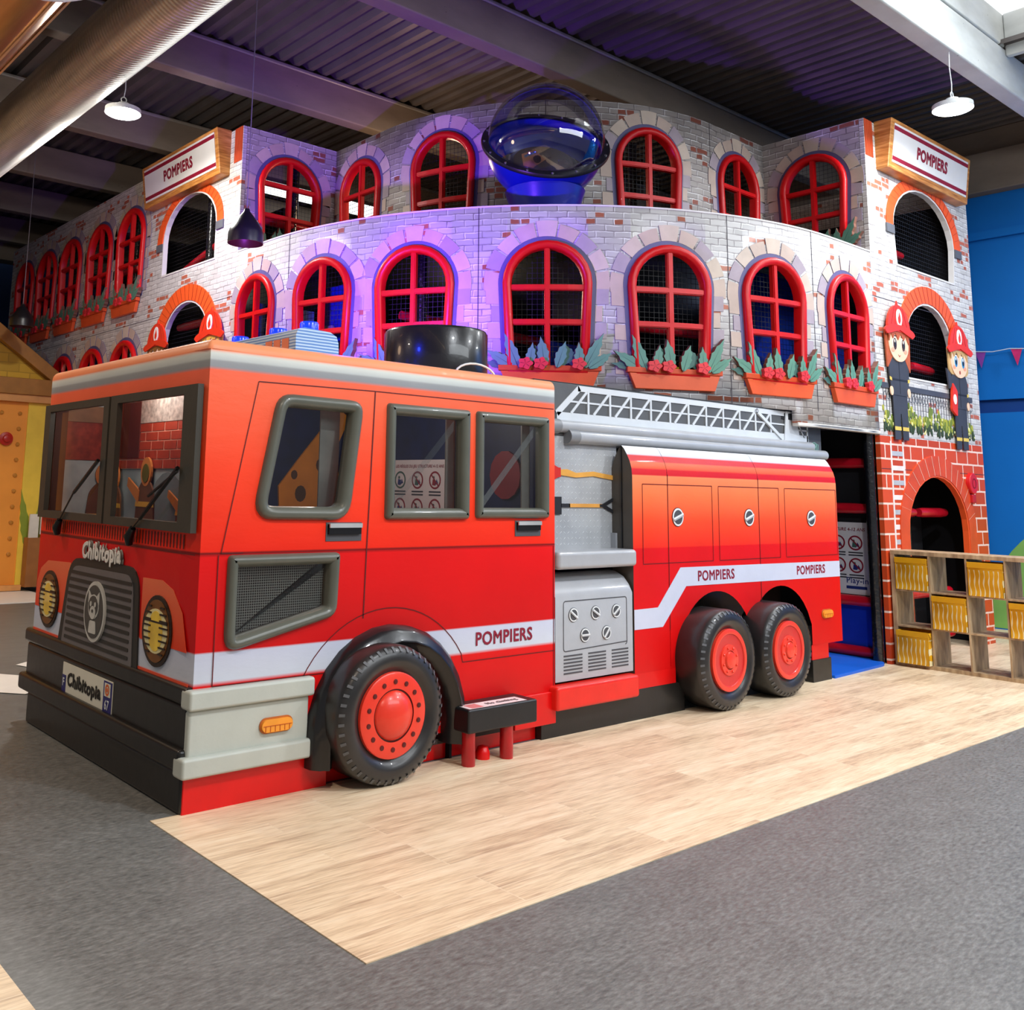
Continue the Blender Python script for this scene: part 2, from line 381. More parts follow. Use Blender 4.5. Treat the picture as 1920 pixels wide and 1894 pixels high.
mb = MB(); mb.face([(-14, -12, 0), (16, -12, 0), (16, 20, 0), (-14, 20, 0)]); struct(mb.build('floor', MF))
mb = MB(); mb.box(-.146, 12.0, -1.777, .02, -.02, .004); mb.box(6.0, 12.0, .02, 6.5, -.02, .004); struct(mb.build('floor_wood', MWF))
mb = MB(); mb.box(-4.5, -1.177, -6.0, -.6, -.02, .004); struct(mb.build('floor_wood_strip', MWF))
MWHT = M('white_vinyl', '#f2efe8', .5, var=.03)
mb = MB(); mb.box(-6, 2.62, 9.03, 10.7, -.02, .012)
mb.face([(.137, 3.41, .006), (.28, 3.25, .006), (.80, 3.60, .006), (.36, 4.17, .006), (-.35, 5.15, .006), (-.62, 4.55, .006)])
mb.face([(.60, 4.52, .006), (.66, 4.36, .006), (1.2, 4.6, .006), (.9, 4.75, .006)])
struct(mb.build('floor_white_marking', MWHT))

# corrugated roof deck, ribs running along Y
MDECK = M('galvanised_deck', '#655f5d', .5, .35, var=.15, scale=2, bump=.04)
mb = MB(); x = -9.0; z0 = 6.80
while x < 14.5:
    P = [(x, z0), (x + .03, z0 + .07), (x + .11, z0 + .07), (x + .14, z0), (x + .21, z0)]
    for (xa, za), (xb, zb) in zip(P, P[1:]):
        for y0, y1 in (((-12, -3.8), (-.86, 20)) if 5.0 < x < 9.2 else ((-12, 20),)):
            mb.face([(xa, y0, za), (xa, y1, za), (xb, y1, zb), (xb, y0, zb)])
    x += .21
struct(mb.build('ceiling', MDECK, merge=True))
# concrete beams
def beam(name, x0, x1, y0, y1, z0, z1, m=None, flange=True):
    b = MB(); b.box(x0, x1, y0, y1, z0, z1)
    o = b.build(name, m or MCON, bevel=.02); return struct(o)
n = 1
for y in (-7.1, -4.0, -.90, 2.18, 4.96, 7.58, 9.96, 12.3, 14.6):
    beam('trim_%d' % n, -9, 12.4, y, y + .20, 6.3, 6.79, MCONW if y in (-.90, -4.0) else MCON); n += 1
MPUR = M('purlin_grey', '#8d8985', .5, .3)
for y in (2.14, 4.92, 7.54):
    beam('trim_%d' % n, -9, 12.4, y, y + .035, 6.735, 6.785, MPUR); n += 1
for q in ((4.9, 9.5, -.90, -.80, 6.81, 7.22), (9.4, 9.5, -4.0, -.9, 6.70, 7.22), (4.9, 5.0, -4.0, -.9, 6.81, 7.22), (4.9, 9.5, -4.1, -4.0, 6.81, 7.22)):
    beam('trim_%d' % n, *q, MCONW); n += 1
# right-hand blue wall with its ledges and the concrete beam above it
MBLUE = M('blue_wall_paint', '#0b6cc0', .55, var=.05, scale=1.2, spec=.3); MBLUED = M('dark_blue_recess', '#0a3f86', .6, var=.05)
mb = MB(); mb.box(12.0, 12.2, -6, 14, 0, 2.85, 0); mb.box(12.06, 12.2, -6, 14, 2.85, 3.03, 1); mb.box(12.0, 12.2, -6, 14, 3.03, 5.25, 0); mb.box(11.94, 12.2, -6, 14, 5.25, 5.36, 0); mb.box(12.0, 12.2, -6, 14, 5.36, 5.88, 0)
struct(mb.build('wall_right', [MBLUE, MBLUED]))
beam('trim_%d' % n, 11.8, 12.4, -7, 16, 5.88, 6.45); n += 1
beam('trim_%d' % n, 11.92, 12.4, -7, 16, 6.45, 6.80); n += 1
MNAVY = M('navy_wall_paint', '#123a72', .6, var=.08, scale=1.5)
mb = MB(); mb.box(-9, 12, 15.6, 15.8, 0, 6.8); mb.box(-9, 12, 15.52, 15.6, 4.25, 4.36); struct(mb.build('wall_back', MNAVY))
beam('trim_%d' % n, -9, 12.4, 15.2, 15.6, 6.05, 6.8); n += 1
# bright rooflight panels let into the deck on the right and over the inner court
MSKY = NT('daylight_panel'); MSKY.n.remove(MSKY.b); e = MSKY.add('ShaderNodeEmission'); MSKY.lk(MSKY.ramp(MSKY.noise(MSKY.geo(), 1.2), [(.3, (.85, .9, 1, 1)), (.7, (1, .97, .88, 1))]), e.inputs[0]); e.inputs[1].default_value = 1.6; MSKY.lk(e.outputs[0], MSKY.out.inputs[0]); MSKY = MSKY.m
mb = MB(); x = 4.9
while x < 9.5:
    for xa, xb, za, zb in ((x, x + .05, 7.22, 7.28), (x + .05, x + .10, 7.28, 7.28), (x + .10, x + .15, 7.28, 7.22), (x + .15, x + .2, 7.22, 7.22)): mb.face([(xa, -4.1, za), (xa, -.8, za), (xb, -.8, zb), (xb, -4.1, zb)])
    x += .2
struct(mb.build('window_1', MSKY))
mb = MB(); mb.box(5.6, 9.5, 8.9, 9.7, 6.775, 6.79); struct(mb.build('window_2', MSKY))

# mural on the blue wall: round green hill and a clipped bush
WR = lambda u, v, n_: (12.0 - n_, -u, v)
mur = empty('wall_mural', (12, -.9, 0), label='green hill mural with a small round bush painted on the blue wall', cat='mural')
def child(o, p):
    o.parent = p; o.location = (o.location[0] - p.location[0], o.location[1] - p.location[1], o.location[2] - p.location[2]); return o
MHILL = M('mural_green', '#7fb05a', .6, var=.12, scale=3); MBUSH = M('mural_bush', '#2f9a4a', .6, var=.2); MBUSHD = M('mural_dark_green', '#1d6a35', .6)
mb = MB(); mb.prism([(p[0], max(.02, p[1])) for p in ell(.95, 0.0, 1.62, 1.62, 64)], WR, 0, .004, 0); child(mb.build('hill', MHILL), mur)
mb = MB()
P = []
for i in range(40):
    a = 2 * PI * i / 40; rr = .17 + .025 * math.cos(7 * a); P.append((.06 + rr * math.cos(a), 1.43 + rr * math.sin(a)))
mb.prism(P, WR, 0, .008, 0); mb.prism([(.06 + (p[0] - .06) * .7, 1.43 + (p[1] - 1.43) * .7) for p in P], WR, .008, .011, 1)
child(mb.build('bush', [MBUSHD, MBUSH]), mur)
# bunting on the blue wall
bt_ = empty('bunting', (11.9, 0, 3.7), label='string of pink and purple pennants on the blue wall', cat='bunting')
MSTR = M('white_string', '#d8dce8', .6)
mb = MB(); pts = []
for i in range(21):
    y = 1.6 - 4.2 * i / 20; pts.append((11.92, y, 3.70 - .03 * math.sin(PI * ((1.6 - y) % .5) / .5)))
mb.tube(pts, .006, 6); child(mb.build('string', MSTR), bt_)
for i, y in enumerate((.49, .05, -.39, -.83, -1.27, .93)):
    mb = MB(); fl = [(-y - .07, 3.70), (-y, 3.46), (-y + .07, 3.70)]
    mb.prism([(-y - .07, 3.69), (-y, 3.46), (-y + .07, 3.69)], lambda u, v, k: (11.93 - k, -u, v), 0, .004, 0, back=True)
    child(mb.build('pennant', M('pennant_%s' % i, ['#8a3fa0', '#c8286a', '#6a4bd0', '#c8286a', '#8a3fa0', '#c8286a'][i], .6)), bt_)

# spiral ventilation ducts
def duct(name, x, z, r, y0, y1, label, col, ribs=True, step=.052):
    t = NT(name + '_metal'); t.set(.3, .85, .5)
    g = t.obj(); t.base(t.ramp(t.noise(t.mapping(g, (6, .5, 6)), 2, 4), [(.3, hx(col, .8)), (.7, hx(col, 1.2))])); t.bump(t.noise(g, 5, 3), .12, .02)
    root = empty(name, (x, (y0 + y1) / 2, z), label=label, cat='duct')
    m = MB(); prof = []
    y = y0
    while y < y1:
        if ribs: prof += [(r, y), (r, y + step * .78), (r + .015, y + step * .86), (r + .015, y + step * .94)]
        else: prof += [(r, y)]
        y += step if ribs else .8
    prof.append((r, y1))
    mt = Matrix.Rotation(-PI / 2, 4, 'X'); m.lathe([(a, b) for a, b in prof], Matrix.Translation((x, 0, z)) @ mt, 40)
    child(m.build('pipe', t.m, smooth=30), root); return root
duct('ventilation_duct', .76, 5.70, .30, -5.5, 15.0, 'ribbed silver ventilation duct crossing the upper left corner', '#dcd6cc')
du2 = duct('ventilation_duct', -.72, 5.30, .52, -6.0, 15.0, 'wide smooth metal duct at the very top left corner', '#c09a6a', ribs=False)
mb = MB()
for sgn in (-12, 6):
    a = math.radians(-52.5 + sgn); cx, cz = -.72 + .525 * math.cos(a), 5.30 + .525 * math.sin(a)
    mb.box(cx - .008, cx + .008, -6, 15, cz - .012, cz + .006)
child(mb.build('seam', M('duct_seam', '#d9c6b8', .35, .8)), du2)
mb = MB(); mb.tube([(-.72 + .60 * math.cos(a), 1.2, 5.30 + .62 * math.sin(a)) for a in [math.radians(170 + 12 * i) for i in range(18)]], .014, 8)
child(mb.build('strap', M('strap_white', '#d9d9dc', .4)), du2)

# lamps
MLAMPW = M('lamp_body_white', '#d8dcdc', .4, .2); ML = NT('lamp_diffuser'); ML.b.inputs['Emission Color'].default_value = (1, 1, .97, 1); ML.b.inputs['Emission Strength'].default_value = 14; ML.base(ML.ramp(ML.noise(ML.obj(), 3), [(0, (.9, .9, .9, 1)), (1, (1, 1, 1, 1))])); ML = ML.m
def highbay(x, y, z, top, label, r=.19):
    root = empty('high_bay_lamp', (x, y, z), label=label, cat='ceiling lamp', group='high bay lamps')
    m = MB(); m.lathe([(0, .085), (.06, .085), (.075, .04), (r, .02), (r, -.03)], None, 32); m.build('housing', MLAMPW, root, smooth=35)
    m = MB(); m.lathe([(r, -.03), (r * .9, -.042), (0, -.042)], None, 32); m.build('diffuser', ML, root, smooth=35)
    m = MB(); m.tube([(.03 * math.cos(a), 0, .125 + .03 * math.sin(a)) for a in [2 * PI * i / 16 for i in range(16)]], .007, 6, closed=True); m.build('hook', MLAMPW, root, smooth=True)
    m = MB(); m.tube([(0, 0, .155), (.012, 0, .25), (-.006, .004, (top - z) * .7), (0, 0, top - z)], .006, 6); m.build('cord', MLAMPW, root, smooth=True)
highbay(7.93, -.86, 5.70, 6.31, 'round white LED lamp hanging from the pale beam at upper right')
highbay(1.43, 5.00, 5.65, 6.8, 'round white LED lamp below the ribbed duct at upper left')
MSHADE = M('black_lampshade', '#16151a', .35, 0, spec=.5); MCOP = M('lampshade_inside', '#5a2f22', .4, .3)
def pendant(x, y, z, label):
    root = empty('pendant_lamp', (x, y, z), label=label, cat='pendant lamp', group='black cone pendant lamps')
    m = MB(); m.lathe([(0, .205), (.025, .20), (.03, .175), (.075, .12), (.152, .0), (.164, -.04), (.166, -.135, 0), (.160, -.135, 1), (.155, -.04, 1), (.06, .11, 1), (0, .13, 1)], None, 36); m.build('shade', [MSHADE, MCOP], root, smooth=50)
    m = MB(); m.tube([(0, 0, .2), (0, 0, 6.8 - z)], .0055, 6); m.build('cord', M('lamp_cord', '#77727a', .5), root)
pendant(1.91, 3.03, 4.02, 'black cone pendant lamp in front of the left brick tower')
pendant(1.92, 9.51, 3.99, 'black cone pendant lamp near the left edge above the toy house')

# ================================================================ FIRE STATION FACADE OF THE PLAY STRUCTURE
MBR = brick_print('white_brick_print', .175, .062, .0035, '#cbc8c8', '#a5634f', '#5d5258', red_amt=.62, cl=(.60, 0))
MBR2 = brick_print('white_brick_print_tower', .175, .062, .0035, '#cfcbc8', '#b0604a', '#5d5252', red_amt=.62, cl=(.575, 0), seed=3.7)
MBRU = brick_print('grey_brick_print_upper', .19, .068, .004, '#b4aca8', '#8f5548', '#54494e', red_amt=.55, cl=(.585, 0), seed=8.1)
MORB = brick_print('orange_brick_print', .30, .157, .011, '#cf4a22', None, '#f2cfc0', wobble=.004, shade=1.0)
MEDGE = M('facade_edge_white', '#dcd8d6', .5, var=.03)
MRED = M('red_padded_vinyl', '#cf0a12', .4, var=.06, spec=.35, coat=.05, bump=.12, bscale=14)
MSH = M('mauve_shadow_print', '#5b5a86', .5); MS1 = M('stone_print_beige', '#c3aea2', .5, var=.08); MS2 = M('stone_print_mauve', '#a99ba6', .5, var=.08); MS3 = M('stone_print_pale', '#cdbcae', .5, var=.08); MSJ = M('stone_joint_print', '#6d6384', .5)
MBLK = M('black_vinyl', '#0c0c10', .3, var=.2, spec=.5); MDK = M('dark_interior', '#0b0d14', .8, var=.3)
MORG = M('orange_print', '#ee5a26', .45, var=.05); MORGD = M('orange_hatch_print', '#9c2f16', .5); MGREYP = M('grey_print', '#5f6066', .5)

def pathmap(x0, y0, R, x1, y1):
    l0 = y1 - (y0 + R); la = PI / 2 * R; l1 = x1 - (x0 + R)
    def f(s, v, n):
        if s <= l0: p = (x0, y1 - s); nn = (-1, 0)
        elif s <= l0 + la:
            a = (s - l0) / R; p = (x0 + R - R * math.cos(a), y0 + R - R * math.sin(a)); nn = (-math.cos(a), -math.sin(a))
        else: p = (x0 + R + (s - l0 - la), y0); nn = (0, -1)
        return (p[0] + nn[0] * n, p[1] + nn[1] * n, v)
    return f, l0 + la + l1
LOWF, LLEN = pathmap(2.87, .05, 4.15, 7.9, 4.92)
UPF, ULEN = pathmap(4.2, 1.27, 2.6, 7.9, 4.92)
LWF = lambda u, v, n: (2.87 - n, -u, v)          # left facade, seen from -x (u = -y)
RTF = lambda u, v, n: (u, .05 - n, v)            # right tower front (u = x)
U1F = lambda u, v, n: (u, 4.92 - n, v)           # left tower's inner side
U6F = lambda u, v, n: (7.9 - n, -u, v)           # right tower's inner side
fac = empty('fire_station_facade', (6.5, 2.0, 0), label='brick printed fire station facade with towers and rounded corner behind the fire truck', cat='play structure')
def FK(o): return child(o, fac)

def wn(c, w, zb, zt): return dict(c=c, w=w, zb=zb, zt=zt)
WL = [wn(.47, .80, 2.72, 3.975), wn(1.62, .80, 2.72, 3.98), wn(2.71, .82, 2.72, 3.985), wn(3.99, .82, 2.72, 3.975), wn(5.14, .82, 2.72, 3.965), wn(6.31, .82, 2.72, 3.955), wn(7.52, .82, 2.72, 3.965)]
WU = [wn(.55, .80, 4.36, 5.59), wn(1.89, .82, 4.36, 5.60), wn(4.21, .82, 4.36, 5.59), wn(5.67, .82, 4.36, 5.585)]
WU1 = [wn(3.53, .88, 4.36, 5.585)]; WU6 = [wn(-.655, .80, 4.36, 5.565)]
WLW = [wn(-y, .93, 4.22, 5.485) for y in (7.98, 9.12, 10.33, 11.44, 12.57)] + [wn(-y, .93, 2.34, 3.60) for y in (7.98, 9.16, 10.37, 11.5, 12.6)]
def wo(d): return arch(d['c'], d['w'], d['zb'], d['zt'], d['w'] * .90, d['w'] * .49)
def bar(m, fn, u0, u1, v0, v1, n0, n1, mi=0):
    k = max(1, int((u1 - u0) / .15)); f = lambda a, b, c: fn(a, c, b)
    for i in range(k):
        a = u0 + (u1 - u0) * i / k; b = u0 + (u1 - u0) * (i + 1) / k; m.box(a, b, n0, n1, v0, v1, mi, f)
def window(d, fn, bars):
    o = wo(d); c, w, zb, zt = d['c'], d['w'], d['zb'], d['zt']; ah = w * .49; zs = zt - ah
    m = MB(); fw = .078
    m.ring(o, fw, [(0, 0), (0, .032), (.12, .048), (.5, .057), (.88, .046), (1, .025), (1, -.05)], fn)
    bw = .027; prof = lambda: None
    # rounded glazing bars
    for (n0, n1, s_) in ((-.03, .018, 1.0), (.018, .028, .72)):
        bar(m, fn, c - bw * s_, c + bw * s_, zb + .03, zt - .05, n0, n1)
        for z in bars:
            hw = w / 2 - .05 if z >= zs else w / 2 * (.9 + .1 * (z - zb) / (zs - zb)) - .05
            if z > zs: hw = w / 2 * math.sqrt(max(.05, 1 - ((z - zs) / ah) ** 2)) - .05
            bar(m, fn, c - hw, c - bw * s_, z - bw * s_, z + bw * s_, n0, n1); bar(m, fn, c + bw * s_, c + hw, z - bw * s_, z + bw * s_, n0, n1)
    fr = FK(m.build('window_frame', MRED, smooth=50))
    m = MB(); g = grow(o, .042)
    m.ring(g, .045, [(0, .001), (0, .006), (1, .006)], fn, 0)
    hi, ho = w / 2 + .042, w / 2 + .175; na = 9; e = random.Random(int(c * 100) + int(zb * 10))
    for i in range(na):
        a0 = -8 + 196 * i / na + 1.2; a1 = -8 + 196 * (i + 1) / na - 1.2
        ro = ho + (.02 if i == na // 2 else e.uniform(-.012, .012))
        inn = [(c + hi * math.cos(math.radians(a0 + (a1 - a0) * t / 4)), zs + (ah + .042) * math.sin(math.radians(a0 + (a1 - a0) * t / 4))) for t in range(5)]
        out = [(c + ro * math.cos(math.radians(a0 + (a1 - a0) * t / 4)), zs + (ah + ro - w / 2) * math.sin(math.radians(a0 + (a1 - a0) * t / 4))) for t in range(5)]
        m.prism(out + inn[::-1], fn, .001, .007, [1, 3, 2, 1, 3][i % 5], side=4)
    h = (zs - .05 - zb) / 5
    for sgn in (-1, 1):
        for i in range(5):
            v1 = zs - .05 - h * i; v0 = v1 - h + .012; ex = (.07 if i % 2 else .115) + e.uniform(-.01, .01)
            def xe(v): return w / 2 * (.9 + .1 * (v - zb) / (zs - zb)) + .042
            P = [(c + sgn * xe(v0), v0), (c + sgn * (xe(v0) + ex), v0 + .004), (c + sgn * (xe(v1) + ex - .005), v1), (c + sgn * xe(v1), v1 - .004)]
            if sgn < 0: P = P[::-1]
            m.prism(P, fn, .001, .007, 2 if (i + (sgn > 0)) % 2 else 1, side=4)
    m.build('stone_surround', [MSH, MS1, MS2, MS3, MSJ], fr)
    return fr
# rounded front wall
m = MB()
sheet(m, 0, LLEN, .12, lambda s: 2.49 if s < 6.55 else 2.37, 4.31, [hole(grow(wo(d), -.03)) for d in WL], LOWF, extra=(6.55,))
FK(m.build('curved_wall', MBR, solid=.05, smooth=20))
m = MB(); bar(m, LOWF, 0.0, LLEN, 4.31, 4.325, -.055, .006); FK(m.build('wall_coping', MEDGE))
m = MB(); bar(m, LOWF, 6.56, LLEN, 2.34, 2.375, -.06, .012); FK(m.build('lintel', M('lintel_white', '#dad6d0', .45), bevel=.008))
MSEAM = M('seam_dark', '#3c3640', .6)
def seam(q): m = MB(); m.face(q); FK(m.build('seam', MSEAM))
for s in (1.093, 3.35, 5.757, 6.89): seam([LOWF(s - .004, 2.5, .002), LOWF(s + .004, 2.5, .002), LOWF(s + .004, 4.31, .002), LOWF(s - .004, 4.31, .002)])
for s in (3.06, 5.13): seam([UPF(s - .004, 4.3, .002), UPF(s + .004, 4.3, .002), UPF(s + .004, 5.84, .002), UPF(s - .004, 5.84, .002)])
for z in (3.83, 1.98): seam([RTF(7.9, z, .002), RTF(10.57, z, .002), RTF(10.57, z + .006, .002), RTF(7.9, z + .006, .002)])
seam([LWF(-13.4, 3.80, .002), LWF(-4.95, 3.80, .002), LWF(-4.95, 3.806, .002), LWF(-13.4, 3.806, .002)])
for i, d in enumerate(WL): window(d, LOWF, (3.53, 3.205))
# upper recessed wall and the towers' inner sides
m = MB(); sheet(m, 0, ULEN, .12, 4.22, 5.84, [hole(grow(wo(d), -.03)) for d in WU], UPF); FK(m.build('upper_wall', MBRU, solid=.05, smooth=20))
for d in WU: window(d, UPF, (5.16, 4.81))
m = MB(); sheet(m, 2.925, 4.2, .3, 4.22, 5.84, [hole(grow(wo(d), -.03)) for d in WU1], U1F); FK(m.build('tower_side_wall', MBRU, solid=.05))
m = MB(); sheet(m, -1.27, -.105, .3, 4.22, 5.84, [hole(grow(wo(d), -.03)) for d in WU6], U6F); FK(m.build('tower_side_wall', MBRU, solid=.05))
window(WU1[0], U1F, (5.21, 4.825)); window(WU6[0], U6F, (5.14, 4.815))
# left facade with its two tower openings
OPL = arch(-6.2, 1.46, 4.33, 5.30, 1.46, .52); OPL2 = arch(-6.16, 1.22, 2.9, 3.90, 1.22, .50)
m = MB(); sheet(m, -13.42, -4.92, .5, 0, 5.84, [hole(grow(wo(d), -.03)) for d in WLW] + [hole(OPL), hole(OPL2)], LWF); FK(m.build('left_wall', MBR2, solid=.05))
for d in WLW: window(d, LWF, (d['zt'] - .46, d['zt'] - .80))
# right tower front: white brick above, orange brick below
OPR = arch(9.28, 1.62, 4.27, 5.27, 1.52, .56); OPR2 = arch(9.25, 1.24, 3.0, 3.91, 1.24, .52); OPD = arch(9.22, 1.54, -.02, 1.935, 1.54, .62)
m = MB(); sheet(m, 7.9, 10.57, .4, 2.33, 5.84, [hole(OPR), hole(OPR2)], RTF, 0); sheet(m, 7.9, 10.57, .4, 0, 2.33, [hole(OPD)], RTF, 1)
m.face([RTF(10.57, 0, 0), (10.57, 3.0, 0), (10.57, 3.0, 5.84), RTF(10.57, 5.84, 0)], 0, [(0, 0), (3, 0), (3, 5.84), (0, 5.84)])
FK(m.build('tower_front_wall', [MBR2, MORB], solid=.05))
for op, f in ((OPL, LWF), (OPL2, LWF), (OPR, RTF), (OPR2, RTF), (OPD, RTF)):
    m = MB(); m.ring(grow(op, .008), .02, [(0, 0), (0, .008), (1, .008), (1, -.055)], f); FK(m.build('opening_edge', MEDGE if op is not OPD else MORG))
def arch_band(c, win, wout, zs, ai, ao, fn, down=.12, hatch=22, name='brick_arch', stub=True, mats=None, cut=None):
    m = MB(); k = 30
    I = [(c + win / 2 * math.cos(PI * i / k), zs + ai * math.sin(PI * i / k)) for i in range(k + 1)]
    O = [(c + wout / 2 * math.cos(PI * i / k), zs + ao * math.sin(PI * i / k)) for i in range(k + 1)]
    I = [(I[0][0], zs - down)] + I + [(I[-1][0], zs - down)]; O = [(O[0][0], zs - down)] + O + [(O[-1][0], zs - down)]
    m.prism(O + I[::-1], fn, 0, .014, 0)
    for i in range(1, hatch):
        a = PI * i / hatch; d = .018 * (1 if hatch > 14 else 1)
        p = (c + win / 2 * math.cos(a), zs + ai * math.sin(a)); q = (c + wout / 2 * math.cos(a + .05), zs + ao * math.sin(a + .05)); t = .005
        m.face([fn(p[0] - t, p[1], .016), fn(p[0] + t, p[1], .016), fn(q[0] + t, q[1], .016), fn(q[0] - t, q[1], .016)], 1)
    if stub:
        for sg in (-1, 1):
            x0, x1 = c + sg * win / 2, c + sg * wout / 2
            m.box(min(x0, x1) - .015, max(x0, x1) + .015, 0, .02, zs - down - .10, zs - down, 2, lambda a, b, cc: fn(a, cc, b))
    return FK(m.build(name, mats or [MORG, MORGD, MGREYP]))
arch_band(-6.2, 1.50, 1.80, 4.80, .50, .60, LWF, .02); arch_band(9.29, 1.64, 1.96, 4.74, .54, .66, RTF, .02)
arch_band(-6.17, 1.26, 1.72, 3.42, .49, .69, LWF, .3, stub=False); arch_band(9.27, 1.26, 1.66, 3.42, .50, .70, RTF, .3, stub=False)
arch_band(9.22, 1.56, 1.96, 1.33, .61, .83, RTF, 1.33, hatch=17, stub=False, mats=[M('door_arch_orange', '#d34a22', .45), M('door_arch_joint', '#e9b7a2', .5), MGREYP])
MCB = M('corner_brick_orange', '#c9502a', .5)
for f, c in ((LWF, -5.02), (RTF, 8.0)):   # orange courses at the tower corners under the signs
    m = MB(); m.box(c - .09, c + .09, 0, .006, 5.42, 5.84, 0, lambda a, b, cc: f(a, cc, b))
    for i in range(5): m.box(c - .07 + .035 * i, c - .065 + .035 * i, 0, .008, 5.42, 5.84, 1, lambda a, b, cc: f(a, cc, b))
    FK(m.build('corner_bricks', [MCB, MORGD]))
# painted balcony rail, hedge and ladder on the right tower
MRAIL = M('painted_rail_grey', '#4a4c55', .5); m = MB(); m.box(7.98, 10.33, 0, .012, 2.845, 2.905, 0, lambda a, b, cc: RTF(a, cc, b))
for i in range(34): x = 8.02 + i * .068; m.box(x, x + .007, 0, .004, 2.55, 2.845, 0, lambda a, b, cc: RTF(a, cc, b))
for i in range(30):
    cx = 8.06 + i * .077; m.ring(ell(cx, 2.77, .035, .045, 12), .008, [(0, .005), (1, .005)], RTF)
FK(m.build('painted_railing', MRAIL))
m = MB(); e = random.Random(5)
for i in range(360):
    x = e.uniform(8.0, 10.33); t = e.random(); z = 2.40 + .30 * t * (0.75 + .25 * math.sin(x * 9)); s_ = e.uniform(.016, .034)
    mi = 2 if t < .35 else (1 if e.random() < .6 else 0)
    if e.random() < .14: mi = 3; s_ *= .45
    m.prism(ell(x, z, s_ * .75, s_ * 1.5, 7), RTF, 0, .006 + .006 * e.random() + (.006 if mi == 3 else 0), mi)
o = FK(m.build('painted_hedge', [M('hedge_yellow_green', '#a8a83c', .6), M('hedge_green', '#6f7f35', .6), M('hedge_dark', '#38472f', .6), M('hedge_white', '#e8e4a0', .6)]))
m = MB(); ML_ = M('painted_ladder_white', '#e8dcd8', .5)
for x in (8.12, 8.40): m.box(x, x + .03, 0, .004, .25, 2.28, 0, lambda a, b, cc: RTF(a, cc, b))
for i in range(12): z = .42 + i * .155; m.box(8.15, 8.40, 0, .004, z, z + .05, 1 if i % 2 else 0, lambda a, b, cc: RTF(a, cc, b))
FK(m.build('painted_ladder', [ML_, M('painted_ladder_grey', '#b3b4bb', .5)]))
# alarm bell beside the arched doorway
bell = empty('alarm_bell', (10.12, .04, 1.84), label='round red alarm bell on the orange bricks right of the arched doorway', cat='bell')
m = MB(); m.prism([(10.12 + (p[0]) * 1, 1.87 + p[1]) for p in ell(0, 0, .115, .125, 28)], RTF, 0, .05, 0); child(m.build('gong', M('bell_red', '#cf1f22', .35), bevel=.012), bell)
m = MB(); m.box(10.07, 10.17, 0, .045, 1.64, 1.74, 0, lambda a, b, cc: RTF(a, cc, b)); child(m.build('base', M('bell_base_red', '#b01a20', .4), bevel=.01), bell)
m = MB(); m.ring(ell(10.12, 1.87, .055, .06, 20), .012, [(0, .053), (1, .053)], RTF); child(m.build('ring_mark', M('bell_mark', '#7c1016', .5)), bell)

# ---- planters: painted boards standing off the wall
MLF = [M('leaf_board_green', '#5e8f7c', .5, var=.08), M('leaf_board_dark', '#456e66', .5, var=.08), M('leaf_board_vein', '#2f504c', .5), M('leaf_board_edge', '#7b5346', .6)]
MTC = M('planter_orange', '#e0592a', .42, var=.05); MTCD = M('planter_rim', '#cf4c20', .42); MFL = M('flower_red', '#e0343c', .45); MFLD = M('flower_dark', '#8c1522', .5)
def leaf(cx, cz, ang, L, wd, teeth=4):
    a = math.radians(ang); ca, sa = math.cos(a), math.sin(a); P = []
    side = []
    for i in range(teeth * 2):
        t = i / (teeth * 2); w_ = wd * math.sin(PI * min(1, t * .95 + .05)) ** .8 * (1.0 if i % 2 == 0 else .78) * (1 - t * .15)
        side.append((t * L + (.012 if i % 2 == 0 else 0), w_))
    loc = [(x, -y) for x, y in side] + [(L * 1.1, 0)] + [(x, y) for x, y in reversed(side)]
    return [(cx + x * ca - y * sa, cz + x * sa + y * ca) for x, y in loc]
LEAVES = [(-.30, .02, 172, .27, .055, 1), (-.02, .02, 120, .21, .06, 1), (.22, .02, 112, .20, .06, 1), (.06, .02, 40, .20, .055, 1), (-.12, 0, 60, .20, .055, 1),
          (-.29, 0, 148, .30, .062, 0), (-.27, 0, 112, .32, .065, 0), (-.18, 0, 82, .22, .055, 0), (-.04, 0, 98, .27, .065, 0), (.06, 0, 72, .24, .06, 0),
          (.26, 0, 92, .22, .055, 0), (.30, 0, 62, .34, .06, 0), (.33, 0, 35, .24, .055, 0)]
